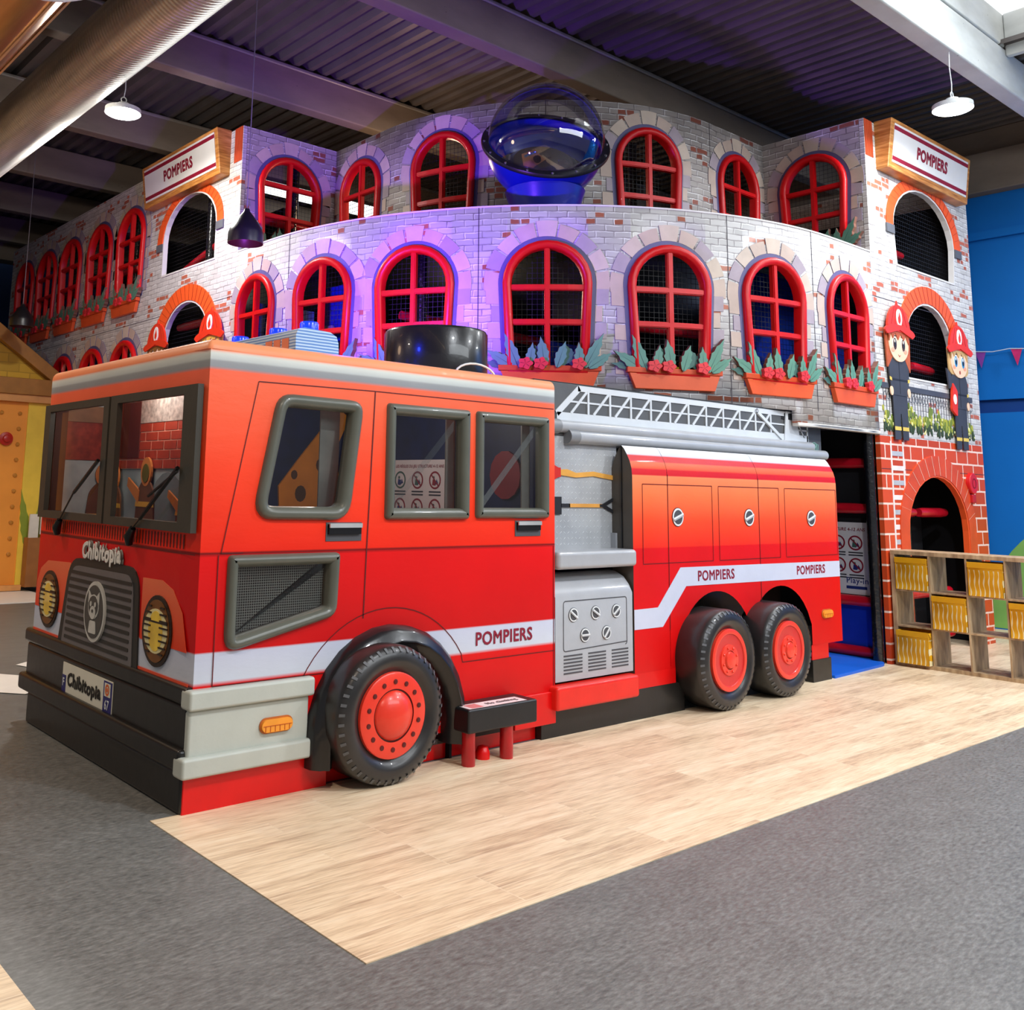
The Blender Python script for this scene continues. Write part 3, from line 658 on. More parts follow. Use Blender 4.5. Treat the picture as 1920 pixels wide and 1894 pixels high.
def planter(c, zr, w, fn, label, group, flip=False):
    o = fn(c, zr, .06); root = empty('window_planter', o, label=label, cat='planter', group=group)
    k = w / .90
    m = MB(); tw, bw = .45 * k, .375 * k
    m.prism([(c - bw, zr - .195), (c + bw, zr - .195), (c + tw - .02, zr - .05), (c - tw + .02, zr - .05)], fn, .012, .058, 0); m.prism([(c - tw, zr - .05), (c + tw, zr - .05), (c + tw, zr), (c - tw, zr)], fn, .012, .07, 1)
    child(m.build('box', [MTC, MTCD], bevel=.006), root)
    m = MB(); s_ = -1 if flip else 1
    for i, (x, z, a, L, wd, mi) in enumerate(LEAVES):
        n0 = .03 + .004 * i; P = leaf(c + s_ * x * k, zr - .03 + z, a if not flip else 180 - a, L, wd * .95)
        m.prism(P, fn, .02, n0, mi, side=3)
        aa = math.radians(a if not flip else 180 - a); q = (c + s_ * x * k, zr - .03 + z); d = (math.cos(aa), math.sin(aa)); t = .0035
        m.face([fn(q[0] - d[1] * t, q[1] + d[0] * t, n0 + .001), fn(q[0] + d[1] * t, q[1] - d[0] * t, n0 + .001), fn(q[0] + d[0] * L * .85, q[1] + d[1] * L * .85, n0 + .001)], 2)
    child(m.build('foliage', MLF), root)
    for x in (-.21, -.08, .25):
        m = MB(); P = []
        for i in range(30):
            a = 2 * PI * i / 30; r_ = .052 + .008 * math.cos(5 * a); P.append((c + s_ * x * k + r_ * 1.15 * math.cos(a), zr + .012 + r_ * math.sin(a)))
        m.prism(P, fn, .05, .095, 0)
        for a in range(5):
            b = a * 1.257 + .4; cx = c + s_ * x * k; m.face([fn(cx, zr + .012, .097), fn(cx + .045 * math.cos(b), zr + .012 + .04 * math.sin(b), .097), fn(cx + .045 * math.cos(b + .16), zr + .012 + .04 * math.sin(b + .16), .097)], 1)
        child(m.build('flower', [MFL, MFLD]), root)
G1 = 'flower boxes under the windows of the rounded wall'; G2 = 'flower boxes under the upper windows of the left wall'; G3 = 'flower boxes under the lower windows of the left wall'
for c, lb in zip([d['c'] for d in WL], ['flower box on the rounded wall, nearest the left tower, hidden by the truck roof', 'flower box on the rounded wall behind the blue light bar', 'flower box behind the black drum on the truck roof',
        'flower box with bluish leaves just above the ladder tip end of the cab', 'flower box above the middle of the printed ladder', 'flower box above the right end of the printed ladder', 'flower box directly above the dark entrance doorway']):
    planter(c + .02, 2.80, .92, LOWF, lb, G1)
for i, (y, lb) in enumerate(zip((8.02, 9.17, 10.38, 11.54, 12.63), ['flower box on the left wall nearest the left tower opening', 'second flower box from the left tower on the upper left wall', 'middle flower box of the five on the upper left wall', 'flower box right of the small pendant lamp on the left wall', 'flower box behind the small pendant lamp at the far end of the left wall'])):
    planter(-y, 4.15, .92, LWF, lb, G2)
planter(-.60, 4.42, .80, U6F, 'dark green planter on the terrace at the right tower side', G1, False)
planter(3.45, 4.42, .80, U1F, 'planter on the terrace at the left tower side behind the pendant lamp', G1, False)

# ---- POMPIERS signs
MWD = NT('sign_oak'); g_ = MWD.obj(); MWD.base(MWD.ramp(MWD.noise(MWD.mapping(g_, (2, 2, 22)), 2, 5), [(.3, hx('#9c5c24')), (.55, hx('#c98542')), (.7, hx('#dba05c'))])); MWD.set(.4); MWD = MWD.m
MSW = M('sign_white', '#e9e6e4', .4, var=.02); MSR = M('sign_dark_red', '#8f1630', .45)
def sign(fn, c, label, nb, nt):
    root = empty('station_sign', fn(c, 5.3, .08), label=label, cat='sign', group='POMPIERS signs on the towers')
    w = 1.06; z0, z1 = 5.30, 5.86
    def tilt(u, v, n): return fn(u, v, n + nb + (nt - nb) * (v - z0) / (z1 - z0))
    m = MB(); m.prism([(c - w, z0), (c + w, z0), (c + w, z1), (c - w, z1)], lambda u, v, n: fn(u, v, 0.0) if n < .5 else tilt(u, v, 0), 0, 1, 0)
    child(m.build('box', MWD, bevel=.01), root)
    m = MB(); m.prism([(c - w + .075, z0 + .075), (c + w - .075, z0 + .075), (c + w - .075, z1 - .05), (c - w + .075, z1 - .05)], tilt, .001, .006); pn = child(m.build('panel', MSW), root)
    m = MB()
    for v in (z0 + .10, z1 - .12): m.prism([(c - w + .075, v), (c + w - .075, v), (c + w - .075, v + .045), (c - w + .075, v + .045)], tilt, .005, .008)
    m.build('stripe', MSR, pn)
    text('POMPIERS', .135, c, z0 + .295, .008, tilt, MSR, parent=pn, xs=.92, bold=.04)
sign(RTF, 9.21, 'wooden POMPIERS sign on the right tower', .13, .20)
sign(LWF, -6.27, 'wooden POMPIERS sign on the left tower', .13, .20)

# ---- cut-out board figures of helmeted children
MHEL = M('helmet_red', '#e2361f', .4, var=.05); MHELD = M('helmet_dark', '#a81d16', .4); MSKIN = M('figure_skin', '#f3c9a8', .5, var=.03); MCHK = M('figure_cheek', '#f0a080', .5); MWH = M('figure_white', '#f4f0ea', .5, var=.02)
MJ = M('figure_jacket', '#3f4048', .55); MJD = M('figure_jacket_line', '#26262c', .55); MYB = M('figure_yellow_band', '#e2c25a', .5); MIR = {}
def figure(fn, cx, zt, hair, iris, label, girl, lean=0.0, lower=True):
    root = empty('figure_cutout', fn(cx, zt - 1.4, .05), label=label, cat='cutout figure', group='painted cut-out figures at the tower openings')
    MH = M('hair_%s' % hair.strip('#'), hair, .5, var=.12, scale=14); MI = M('iris_%s' % iris.strip('#'), iris, .4)
    s = 1.0
    def f(u, v, n):   # local figure coordinates -> wall, with a little lean
        return fn(cx + u + lean * (v + .7), zt + v, n)
    def put(name, mats, jobs, par=root):
        m = MB()
        for P, n0, n1, mi in jobs: m.prism(P, f, n0, n1, mi)
        o = m.build(name, mats)
        return child(o, par) if par is root else o
    if lower:
        leg = [(-.16, -1.50), (-.03, -1.50), (-.01, -1.22), (.01, -1.22), (.03, -1.50), (.16, -1.50), (.17, -.98), (-.17, -.98)]
        put('trousers', [MJ, MYB, MWH], [([(x * 1.0, v) for x, v in leg], .02, .03, 0), ([(-.165, -1.40), (-.02, -1.40), (-.02, -1.36), (-.165, -1.36)], .03, .033, 1), ([(.02, -1.40), (.165, -1.40), (.165, -1.36), (.02, -1.36)], .03, .033, 1), ([(-.17, -1.02), (.17, -1.02), (.17, -.98), (-.17, -.98)], .03, .033, 1)])
    body = rpoly([(-.20, -1.02), (.20, -1.02), (.24, -.72), (.15, -.56), (-.15, -.56), (-.24, -.72)], .05)
    put('jacket', [MJ, MJD, MYB], [(body, .02, .034, 0), ([(-.004, -1.0), (.004, -1.0), (.004, -.62), (-.004, -.62)], .034, .036, 1), ([(-.19, -.86), (.19, -.86), (.19, -.84), (-.19, -.84)], .034, .036, 1),
        ([(-.235, -.86), (-.19, -.87), (-.19, -.835), (-.235, -.825)], .034, .038, 2), ([(.19, -.87), (.235, -.86), (.235, -.825), (.19, -.835)], .034, .038, 2)])
    for sx in (-.205, .205): put('hand', [MSKIN], [(ell(sx, -.98, .035, .05, 14), .03, .04, 0)])
    hw = .27
    if girl: put('hair', [MH], [(rpoly([(-.27, -.74), (-.14, -.60), (.14, -.60), (.27, -.76), (.30, -.30), (-.30, -.30)], .03), .022, .036, 0)])
    else: put('hair', [MH], [(rpoly([(-.27, -.58), (-.2, -.62), (.2, -.62), (.27, -.58), (.29, -.3), (-.29, -.3)], .03), .022, .036, 0)])
    face = [(u, v) for u, v in ell(0, -.45, .235, .20, 28)]
    he = put('head', [MSKIN, MCHK], [(face, .03, .046, 0), (ell(-.15, -.53, .04, .025, 12), .046, .048, 1), (ell(.15, -.53, .04, .025, 12), .046, .048, 1)])
    for sx in (-.10, .10):
        m = MB(); m.prism(ell(sx, -.455, .048, .075, 18), f, .046, .049, 0); m.prism(ell(sx, -.46, .040, .066, 18), f, .049, .051, 1); m.prism(ell(sx, -.46, .022, .04, 14), f, .051, .053, 2); m.prism(ell(sx - .012, -.43, .012, .018, 10), f, .053, .055, 0)
        m.prism([(sx - .05, -.375), (sx + .05, -.375), (sx + .04, -.365), (sx - .04, -.365)], f, .046, .050, 2)
        m.build('eye', [MWH, MI, MJD], he)
    m = MB(); mo = [(-.03, -.575), (0, -.59), (.03, -.575), (0, -.60)] if girl else ell(0, -.585, .018, .022, 12)
    m.prism(mo if not girl else [(-.03, -.572), (0, -.598), (.03, -.572), (0, -.588)], f, .046, .049); m.build('mouth', M('figure_mouth', '#a8402c', .5), he)
    put('fringe', [MH], [([(-.25, -.30), (-.235, -.44), (-.19, -.345), (-.14, -.405), (-.09, -.34), (-.02, -.41), (.04, -.34), (.11, -.41), (.16, -.345), (.225, -.44), (.25, -.30)], .046, .054, 0)])
    dome = [(-.27, -.30)] + [(.27 * math.cos(math.radians(a)), -.30 + .27 * math.sin(math.radians(a))) for a in range(180, -1, -12)][::-1]
    dome = [(.27 * math.cos(math.radians(a)), -.32 + .30 * math.sin(math.radians(a))) for a in range(0, 181, 12)]
    brim = [(.36 * math.cos(math.radians(a)), -.33 + .085 * math.sin(math.radians(a)) - .0) for a in range(0, 181, 12)] + [(-.30, -.37), (0, -.30), (.30, -.37)]
    hm = put('helmet', [MHEL, MHELD], [(dome, .035, .06, 0), (brim, .055, .07, 0), ([(-.03, -.03), (.03, -.03), (.0, .03)], .035, .05, 0)] +
        [([(x * .23 - .004, -.25), (x * .23 + .004, -.25), (x * .12 + .003, -.05), (x * .12 - .003, -.05)], .06, .062, 1) for x in (-.8, -.4, .4, .8)])
    m = MB(); m.prism(ell(0, -.165, .068, .098, 22), f, .06, .066, 0)
    m.prism([(0, -.235), (.032, -.195), (.026, -.15), (.004, -.10), (-.01, -.14), (-.03, -.165), (-.028, -.21)], f, .066, .069, 1); m.build('badge', [MWH, MHEL], hm)
    return root, f
figure(RTF, 8.36, 3.80, '#b9582e', '#5a3a22', 'brown-haired helmeted child cutout left of the right tower window', True, lean=.0)
r_, ff = figure(RTF, 9.93, 3.76, '#caa36a', '#2f86b8', 'fair-haired helmeted child cutout right of the right tower window', False, lean=.0)
m = MB(); m.prism(rpoly([(-.30, -1.05), (-.16, -1.12), (-.12, -.82), (-.24, -.72)], .03), ff, .03, .055, 0); m.prism(ell(-.21, -.92, .045, .06, 16), ff, .055, .058, 1); m.prism([(-.31, -.80), (-.20, -.74), (-.26, -.62), (-.36, -.56)], ff, .028, .045, 2)
child(m.build('extinguisher', [MHEL, MWH, MJ]), r_)
figure(LWF, -6.86, 3.72, '#8a5a2c', '#5a3a22', 'helmeted cutout figure left of the left tower opening above the cab', True)
figure(LWF, -5.40, 3.70, '#d9a845', '#2f86b8', 'helmeted cutout figure right of the left tower opening above the cab', False)

# ================================================================ CLIMBING FRAME BEHIND THE WINDOWS
cf = empty('climbing_frame', (6.5, 3.5, 0), label='dark netted climbing frame with black posts and red pads inside the brick facade', cat='climbing frame')
def CK(o): return child(o, cf)
MDECKP = M('dark_platform', '#15161c', .7, var=.2); MNET = net_material('black_net', '#08090c', .05, .09); MNETR = net_material('grey_net', '#1c1f2a', .05, .06)
MPOST = M('black_wrapped_post', '#101116', .25, var=.3, spec=.6, bump=.6, bscale=22, coat=.4); MPADR = M('red_rail_padding', '#c01226', .3, var=.1, coat=.3, bump=.4, bscale=16)
MPB = M('blue_panel', '#0c2fa8', .4, var=.1); MPY = M('yellow_panel', '#d8b21c', .45, var=.1); MPG = M('grey_panel', '#8d9096', .6)
m = MB(); Q = 48
pts = [LOWF(LLEN * i / Q, 0, -.07)[:2] for i in range(Q + 1)]
for z in (4.20, 2.46):
    poly = [(p[0], p[1]) for p in pts] + [(10.5, .12), (10.5, 6.8), (2.95, 6.8)]
    if z == 2.46: poly = [(p[0], p[1]) for p in pts if True] + [(10.5, .12), (10.5, 6.8), (2.95, 6.8)]
    m.prism(poly[::1], lambda u, v, n: (u, v, n), z - .06, z, 0, back=True)
m.box(2.95, 4.6, 6.8, 13.3, 4.14, 4.2); m.box(2.95, 4.6, 6.8, 13.3, 2.0, 2.06)
CK(m.build('platform', MDECKP))
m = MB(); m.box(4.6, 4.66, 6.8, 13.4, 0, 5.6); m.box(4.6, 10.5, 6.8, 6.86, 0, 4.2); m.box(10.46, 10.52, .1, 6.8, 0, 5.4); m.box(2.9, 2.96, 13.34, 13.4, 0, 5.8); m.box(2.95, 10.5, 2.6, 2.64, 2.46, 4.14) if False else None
CK(m.build('dark_backing', MDK))  # black sheets added so the inside of the frame stays dark
for (x, y, z0, z1) in [(3.15, 6.15, 0, 5.8), (3.15, 4.5, 0, 4.2), (3.7, 2.6, 2.4, 4.2), (5.2, 1.2, 2.4, 4.2), (7.86, .16, 0, 4.2), (9.22, .42, 0, 5.8), (6.2, .8, 2.4, 4.2), (8.05, 1.3, 0, 5.8), (4.8, 2.6, 2.4, 5.8),
                       (3.15, 8.5, 0, 5.7), (3.15, 10.9, 0, 5.7), (3.15, 13.0, 0, 5.7), (6.6, 2.2, 2.4, 5.8), (3.9, 5.4, 0, 5.8)]:
    m = MB(); m.tube([(x, y, z0), (x, y, z1)], .055, 14); CK(m.build('post', MPOST, smooth=True))
def rail(a, b, r=.055):
    m = MB(); A = Vector(a); B = Vector(b); k = 7; P = [A + (B - A) * t / k for t in range(k + 1)]
    m.tube(P, [r * .85] + [r] * (k - 1) + [r * .85], 14); CK(m.build('padded_rail', MPADR, smooth=True))
for a, b in [((8.5, .30, 3.28), (9.15, .30, 3.28)), ((9.3, .30, 3.22), (9.85, .30, 3.20)), ((8.45, .30, 1.52), (9.15, .30, 1.52)), ((9.28, .30, 1.52), (9.98, .30, 1.52)), ((8.45, .3, .62), (9.98, .3, .62)), ((8.45, .3, .14), (9.98, .3, .14)),
             ((7.93, .14, 2.04), (7.93, 1.6, 2.04)), ((7.93, .14, 1.56), (7.93, 1.6, 1.56)), ((7.93, .14, .60), (7.93, 1.6, .60)), ((7.93, .14, .085), (7.93, 1.6, .085)), ((6.95, 1.7, 2.02), (7.85, 1.7, 2.02)), ((6.95, 1.7, 1.2), (7.85, 1.7, 1.2)),
             ((3.2, 5.6, 4.75), (3.2, 7.0, 4.45)), ((3.1, 8.2, 4.7), (3.1, 12.6, 4.7)), ((3.3, 5.4, 4.9), (5.2, 5.4, 4.9)), ((3.3, 5.4, 4.62), (5.2, 5.4, 4.62)),
             ((3.6, 2.8, 3.4), (5.6, 2.6, 3.3)), ((5.4, 1.4, 3.35), (7.2, 1.0, 3.35)), ((8.5, .6, 4.7), (9.9, .6, 4.7)), ((3.2, 5.6, 3.7), (3.2, 7.0, 3.7))]:
    rail(a, b)
# coloured panels seen through the windows
m = MB(); m.box(8.1, 9.1, .9, .93, 2.5, 4.1); m.box(7.0, 8.2, .9, .93, 2.5, 4.1); m.box(6.4, 7.0, 1.1, 1.13, 2.6, 3.4); m.box(3.6, 4.4, 5.6, 5.63, 3.2, 3.9); m.box(4.8, 5.6, 2.0, 2.03, 2.6, 3.2); m.box(3.4, 3.5, 3.2, 4.0, 3.2, 3.8); CK(m.build('panel', MPB))
m = MB(); m.box(3.5, 4.5, 5.55, 5.6, 2.5, 3.3); m.box(5.2, 5.9, 1.9, 1.93, 2.5, 2.95); m.box(3.8, 4.5, 3.0, 3.03, 2.5, 2.95); m.box(6.0, 6.5, 1.35, 1.38, 2.6, 3.0); m.box(3.5, 3.56, 4.0, 4.4, 2.5, 3.0); CK(m.build('panel', MPY))
m = MB(); m.box(3.3, 3.34, 3.6, 4.0, 2.5, 3.35); m.box(5.2, 5.24, 1.6, 2.2, 3.4, 4.1); m.box(5.6, 6.2, 3.9, 3.95, 4.6, 5.3); m.box(4.9, 5.6, 4.6, 4.65, 4.5, 5.0); CK(m.build('panel', MPG))
m = MB(); m.box(7.955, 7.975, .14, 1.7, .04, .60); CK(m.build('panel', MPB))
m = MB(); m.box(6.5, 10.4, 1.9, 1.95, 0, 2.4); m.box(6.8, 6.86, .25, 1.9, 0, 2.4); m.box(8.4, 10.1, .62, .66, 0, 1.95); m.box(7.98, 8.0, .12, 1.9, 0, 2.4); CK(m.build('dark_backing', MDK))  # more of the added dark sheets, behind the entrance and doorway
# nets
def net(fn, u0, u1, v0, v1, n, mt, du=.3):
    m = MB(); k = max(1, int((u1 - u0) / du))
    for i in range(k):
        a = u0 + (u1 - u0) * i / k; b = u0 + (u1 - u0) * (i + 1) / k; q = [(a, v0), (b, v0), (b, v1), (a, v1)]; m.face([fn(x, y, n) for x, y in q], 0, q)
    CK(m.build('safety_net', mt))
net(LOWF, .05, LLEN - .1, 2.5, 4.25, -.16, MNET); net(UPF, .05, ULEN - .1, 4.25, 5.8, -.16, MNET); net(RTF, 8.0, 10.5, 4.22, 5.8, -.14, MNETR); net(RTF, 8.0, 10.5, 2.5, 4.1, -.14, MNETR)
net(LWF, -13.3, -5.0, 2.1, 4.1, -.14, MNETR); net(LWF, -13.3, -5.0, 4.22, 5.8, -.14, MNET); net(U1F, 2.95, 4.15, 4.25, 5.8, -.14, MNETR); net(U6F, -1.2, -.1, 4.25, 5.8, -.14, MNETR)
# unseen fill lights added inside the frame; the first warms the roof deck
light('inner_fill_light', 'POINT', (5.0, 4.2, 5.35), 48, (1, .66, .42), .15); light('inner_fill_light', 'POINT', (5.4, 3.6, 3.9), 22, (1, .8, .55), .15); light('inner_fill_light', 'POINT', (8.6, 2.4, 3.8), 10, (.6, .7, 1), .15); light('inner_fill_light', 'POINT', (3.9, 7.0, 3.8), 14, (1, .9, .7), .15)

# ---- clear viewing dome on the terrace
BC = Vector((4.46, 1.62, 5.10)); nd = Vector((-.74 * .62, -.74 * .79, .67)).normalized()
dm = empty('viewing_dome', (BC.x, BC.y, 4.2), label='blue ball pod with a clear dome on the terrace above the rounded wall', cat='viewing dome')
RM = Matrix.Translation(BC) @ nd.to_track_quat('Z', 'Y').to_matrix().to_4x4()
MBB = M('dome_blue_plastic', '#0a1a90', .3, var=.08, spec=.5, coat=.3); MRIM = M('dome_rim_black', '#15171c', .3, spec=.6); MCLR = glass('clear_acrylic', (1, 1, 1, 1), .08, .02, .6)
R0 = .585
m = MB(); m.lathe([(R0 * math.cos(math.radians(a)), R0 * math.sin(math.radians(a))) for a in range(-90, 1, 6)], RM, 48); m.lathe([(.97 * R0 * math.cos(math.radians(a)), .97 * R0 * math.sin(math.radians(a))) for a in range(0, -91, -6)], RM, 48); child(m.build('bowl', MBB, smooth=True), dm)
m = MB(); m.lathe([(R0 - .015, -.02), (R0 + .055, -.02), (R0 + .06, 0), (R0 + .055, .02), (R0 - .015, .02)], RM, 56); child(m.build('rim', MRIM, smooth=50), dm)
m = MB(); m.lathe([(R0 * math.cos(math.radians(a)), .02 + R0 * math.sin(math.radians(a))) for a in range(0, 91, 5)], RM, 56); child(m.build('clear_dome', MCLR, smooth=True), dm)
MBOLT = M('bolt_steel', '#c8ccd0', .2, .9)
m = MB()
for i in range(16):
    a = 2 * PI * i / 16; m.lathe([(.012, 0), (.012, .008), (0, .012)], RM @ Matrix.Translation((math.cos(a) * (R0 + .03), math.sin(a) * (R0 + .03), .02)), 8)
child(m.build('bolts', MBOLT), dm)
m = MB(); m.lathe([(R0 * .80, -.30), (R0 * .62, -.36), (0, -.38)], RM, 40, 0); m.lathe([(.36, -.22), (.30, -.18), (.12, -.20), (0, -.26)], RM, 32, 0); child(m.build('seat_well', M('dome_seat', '#3a2a34', .25, var=.5, scale=4, spec=.8), smooth=True), dm)
m = MB(); m.lathe([(.27, 4.2), (.31, 4.34), (.36, 4.5), (.40, 4.62)], Matrix.Translation((BC.x + .05, BC.y + .05, 0)), 28); child(m.build('stand', MBB, smooth=40), dm)

# ================================================================ THE FIRE TRUCK
tk = empty('fire_truck', (3.4, 1.0, 0), label='big red padded fire truck front with cab, ladder and three wheels', cat='fire truck')
def TK(o): return child(o, tk)
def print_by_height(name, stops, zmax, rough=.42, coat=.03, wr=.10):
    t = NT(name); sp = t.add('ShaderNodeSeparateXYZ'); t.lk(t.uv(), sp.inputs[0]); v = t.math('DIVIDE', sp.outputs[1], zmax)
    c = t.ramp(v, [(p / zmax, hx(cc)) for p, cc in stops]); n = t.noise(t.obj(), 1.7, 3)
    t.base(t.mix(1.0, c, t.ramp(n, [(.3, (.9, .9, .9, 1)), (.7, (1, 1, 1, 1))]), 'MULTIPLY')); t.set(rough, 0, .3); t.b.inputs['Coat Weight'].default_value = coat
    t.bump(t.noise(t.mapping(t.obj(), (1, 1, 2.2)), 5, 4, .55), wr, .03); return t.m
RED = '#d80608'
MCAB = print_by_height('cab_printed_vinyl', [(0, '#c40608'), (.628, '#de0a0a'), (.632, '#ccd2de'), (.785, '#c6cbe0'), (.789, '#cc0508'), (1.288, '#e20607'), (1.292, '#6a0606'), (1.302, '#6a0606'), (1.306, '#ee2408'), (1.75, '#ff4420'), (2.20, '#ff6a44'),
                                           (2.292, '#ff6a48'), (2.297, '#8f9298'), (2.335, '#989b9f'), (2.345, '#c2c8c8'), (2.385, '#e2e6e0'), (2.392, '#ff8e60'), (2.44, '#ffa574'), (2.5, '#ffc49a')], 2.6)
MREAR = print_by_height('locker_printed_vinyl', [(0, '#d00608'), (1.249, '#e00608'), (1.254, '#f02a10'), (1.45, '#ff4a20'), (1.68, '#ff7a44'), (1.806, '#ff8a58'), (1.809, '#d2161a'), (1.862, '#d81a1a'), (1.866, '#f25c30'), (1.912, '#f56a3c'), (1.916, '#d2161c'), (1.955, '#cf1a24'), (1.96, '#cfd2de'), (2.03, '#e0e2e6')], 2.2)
MRV = M('red_vinyl', RED, .35, var=.05, coat=.12, bump=.12, bscale=9); MRV2 = M('red_vinyl_orange', '#f0452a', .35, var=.05, coat=.1)
MLINE = M('printed_line', '#5e0d0c', .5); MBV = M('black_padded_vinyl', '#1b1a1a', .34, var=.1, coat=.15, bump=.1, bscale=12); MGV = M('white_grey_vinyl', '#b9beb6', .34, var=.04, coat=.1)
MFR = M('window_trim_grey', '#5c5e55', .34, var=.08, coat=.2); MFRD = M('windscreen_frame', '#3d3b34', .45, var=.08); MSTR_ = M('stripe_print', '#c8cde0', .36, var=.03); MTXT = M('dark_red_lettering', '#8a1430', .45)
MSIL = M('silver_vinyl', '#a9abb0', .32, var=.05, coat=.2); MSILD = M('dark_grey_print', '#4a4b50', .5); MCH = M('print_white', '#e3e6e8', .4); MPANE = glass('clear_vinyl', (.84, .87, .87, 1), .04, .08, .6)
SD = lambda u, v, n: (u, 0.0 - n, v)             # truck side (u = x)
FR = lambda u, v, n: (.03 - n, -u, v)            # truck front (u = -y)
CABF, CLEN = pathmap(.03, 0, .03, 2.80, 2.45)
sx = lambda x: 2.42 + .04712 + (x - .06)
MFF = [M('coat_brown', '#6a4630', .6, var=.2), M('coat_yellow_band', '#c9a040', .5), M('visor_olive', '#5f5a20', .4), M('coat_orange', '#c07a3c', .55)]
# -- cab shell
driver = rpoly([(.34, 1.478), (.995, 1.472), (1.085, 2.185), (.478, 2.19)], [.14, .12, .10, .10]); rwa = rrect(1.268, 1.962, 1.474, 2.19, .025, 3); rwb = rrect(2.025, 2.725, 1.48, 2.19, .025, 3)
low = rpoly([(.205, .775), (.925, .93), (.94, 1.289), (.207, 1.289)], [.10, .07, .03, .03])
fend = arch(1.325, 1.16, .12, .855, 1.16, .585)
hs = [[(sx(p[0]), p[1]) for p in grow(q, -.05)] for q in (driver, rwa, rwb, low)] + [[(sx(p[0]), p[1]) for p in grow(fend, -.12)]]
fw = [rrect(-2.33, -1.34, 1.45, 2.16, .02, 3), rrect(-1.12, -.20, 1.45, 2.16, .02, 3)]
hs += [[(2.45 + p[0], p[1]) for p in q] for q in fw]
m = MB(); sheet(m, 0, CLEN, .3, .17, 2.40, [hole(q) for q in hs], CABF)
R_ = .06
rows = [(2.40 + R_ * math.sin(math.radians(a)), -R_ * (1 - math.cos(math.radians(a)))) for a in range(0, 91, 15)]
ss = sorted(set([0, 2.42, 2.4356, 2.4512, 2.46712] + [i * .2 for i in range(12)] + [2.467 + .04 + i * .22 for i in range(13)] + [CLEN]))
for (v0, n0), (v1, n1) in zip(rows, rows[1:]):
    for a, b in zip(ss, ss[1:]):
        m.face([CABF(a, v0, n0), CABF(b, v0, n0), CABF(b, v1, n1), CABF(a, v1, n1)], 0, [(a, v0), (b, v0), (b, v1), (a, v1)])
m.face([(.09, 2.40, 2.46), (.09, .06, 2.46), (2.80, .06, 2.46), (2.80, 2.40, 2.46)], 0, [(0, 2.47)] * 4)
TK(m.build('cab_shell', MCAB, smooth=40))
m = MB(); m.box(2.76, 2.79, .02, 2.45, .1, 2.44); m.box(.05, 2.76, 2.42, 2.45, .1, 2.44); m.box(.05, 2.76, .02, 2.42, .10, .13); TK(m.build('cab_inner_wall', M('cab_lining', '#3a3330', .7, var=.15)))
# panels behind the panes, painted with the scene the windscreen would reflect
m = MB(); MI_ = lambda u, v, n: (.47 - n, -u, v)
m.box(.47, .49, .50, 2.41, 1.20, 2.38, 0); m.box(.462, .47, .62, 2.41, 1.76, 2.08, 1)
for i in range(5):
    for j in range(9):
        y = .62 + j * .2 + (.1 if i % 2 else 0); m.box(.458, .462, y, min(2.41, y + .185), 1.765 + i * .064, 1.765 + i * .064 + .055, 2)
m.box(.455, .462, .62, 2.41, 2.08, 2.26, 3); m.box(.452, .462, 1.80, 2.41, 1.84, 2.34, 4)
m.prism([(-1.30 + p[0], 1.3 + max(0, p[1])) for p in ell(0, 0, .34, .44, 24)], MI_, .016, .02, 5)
TK(m.build('reflection_print_panel', [M('panel_pale_blue', '#93a8ad', .55, var=.15), M('panel_joint', '#d9a690', .5), M('panel_brick', '#9c3a26', .5, var=.2), M('panel_stone', '#9c948c', .6, var=.4, scale=30), M('panel_brown', '#56241c', .6), M('panel_grey', '#6d7c80', .6)]))
for (cy, s_) in ((1.62, 1.0), (2.16, .9), (1.02, .8)):
    m = MB(); f = lambda u, v, n: (.45 - n, cy + u * s_, 1.30 + v * s_)
    m.prism(rpoly([(-.16, 0), (.16, 0), (.13, .30), (.06, .38), (-.06, .38), (-.13, .30)], .04), f, 0, .012, 0)
    for z in (.08, .20): m.prism([(-.15, z), (.15, z), (.14, z + .035), (-.14, z + .035)], f, .012, .015, 1)
    m.prism(ell(0, .44, .085, .10, 18), f, 0, .014, 3); m.prism(ell(0, .43, .055, .065, 16), f, .014, .018, 2); m.prism([(.10, .22), (.30, .34), (.29, .40), (.09, .31)], f, .004, .016, 3)
    TK(m.build('reflected_firefighter', MFF))
m = MB(); m.box(.5, 2.75, 2.40, 2.42, 1.2, 2.44, 0); m.box(2.74, 2.76, .03, 2.41, 1.2, 2.44, 0)
m.box(.05, 1.35, 2.385, 2.40, 1.2, 2.40, 4); m.box(.05, 1.35, 2.378, 2.385, 1.82, 2.10, 5); m.box(.05, .14, 2.37, 2.385, 1.3, 2.4, 6); m.box(.14, 1.35, 2.37, 2.385, 2.10, 2.22, 7)  # windscreen reflection carried on in colour along the far wall
GP = [(2.0, 1.40), (2.72, 1.40), (2.60, 1.75), (2.56, 2.0), (2.70, 2.28), (2.58, 2.36), (2.40, 2.16), (2.16, 1.88), (1.98, 1.66)]
m.prism(GP, lambda u, v, n: (u, 2.40 - n, v), 0, .02, 1)
for (x, z, r) in ((2.2, 1.6, .07), (2.45, 1.55, .08), (2.40, 1.85, .06), (2.52, 2.10, .05), (2.13, 1.76, .04)): m.prism(ell(x, z, r * .8, r, 12), lambda u, v, n: (u, 2.40 - n, v), .02, .024, 2)
m.prism(ell(-.42, 1.78, .16, .18, 14), lambda u, v, n: (2.74 - n, -u, v), 0, .02, 3)
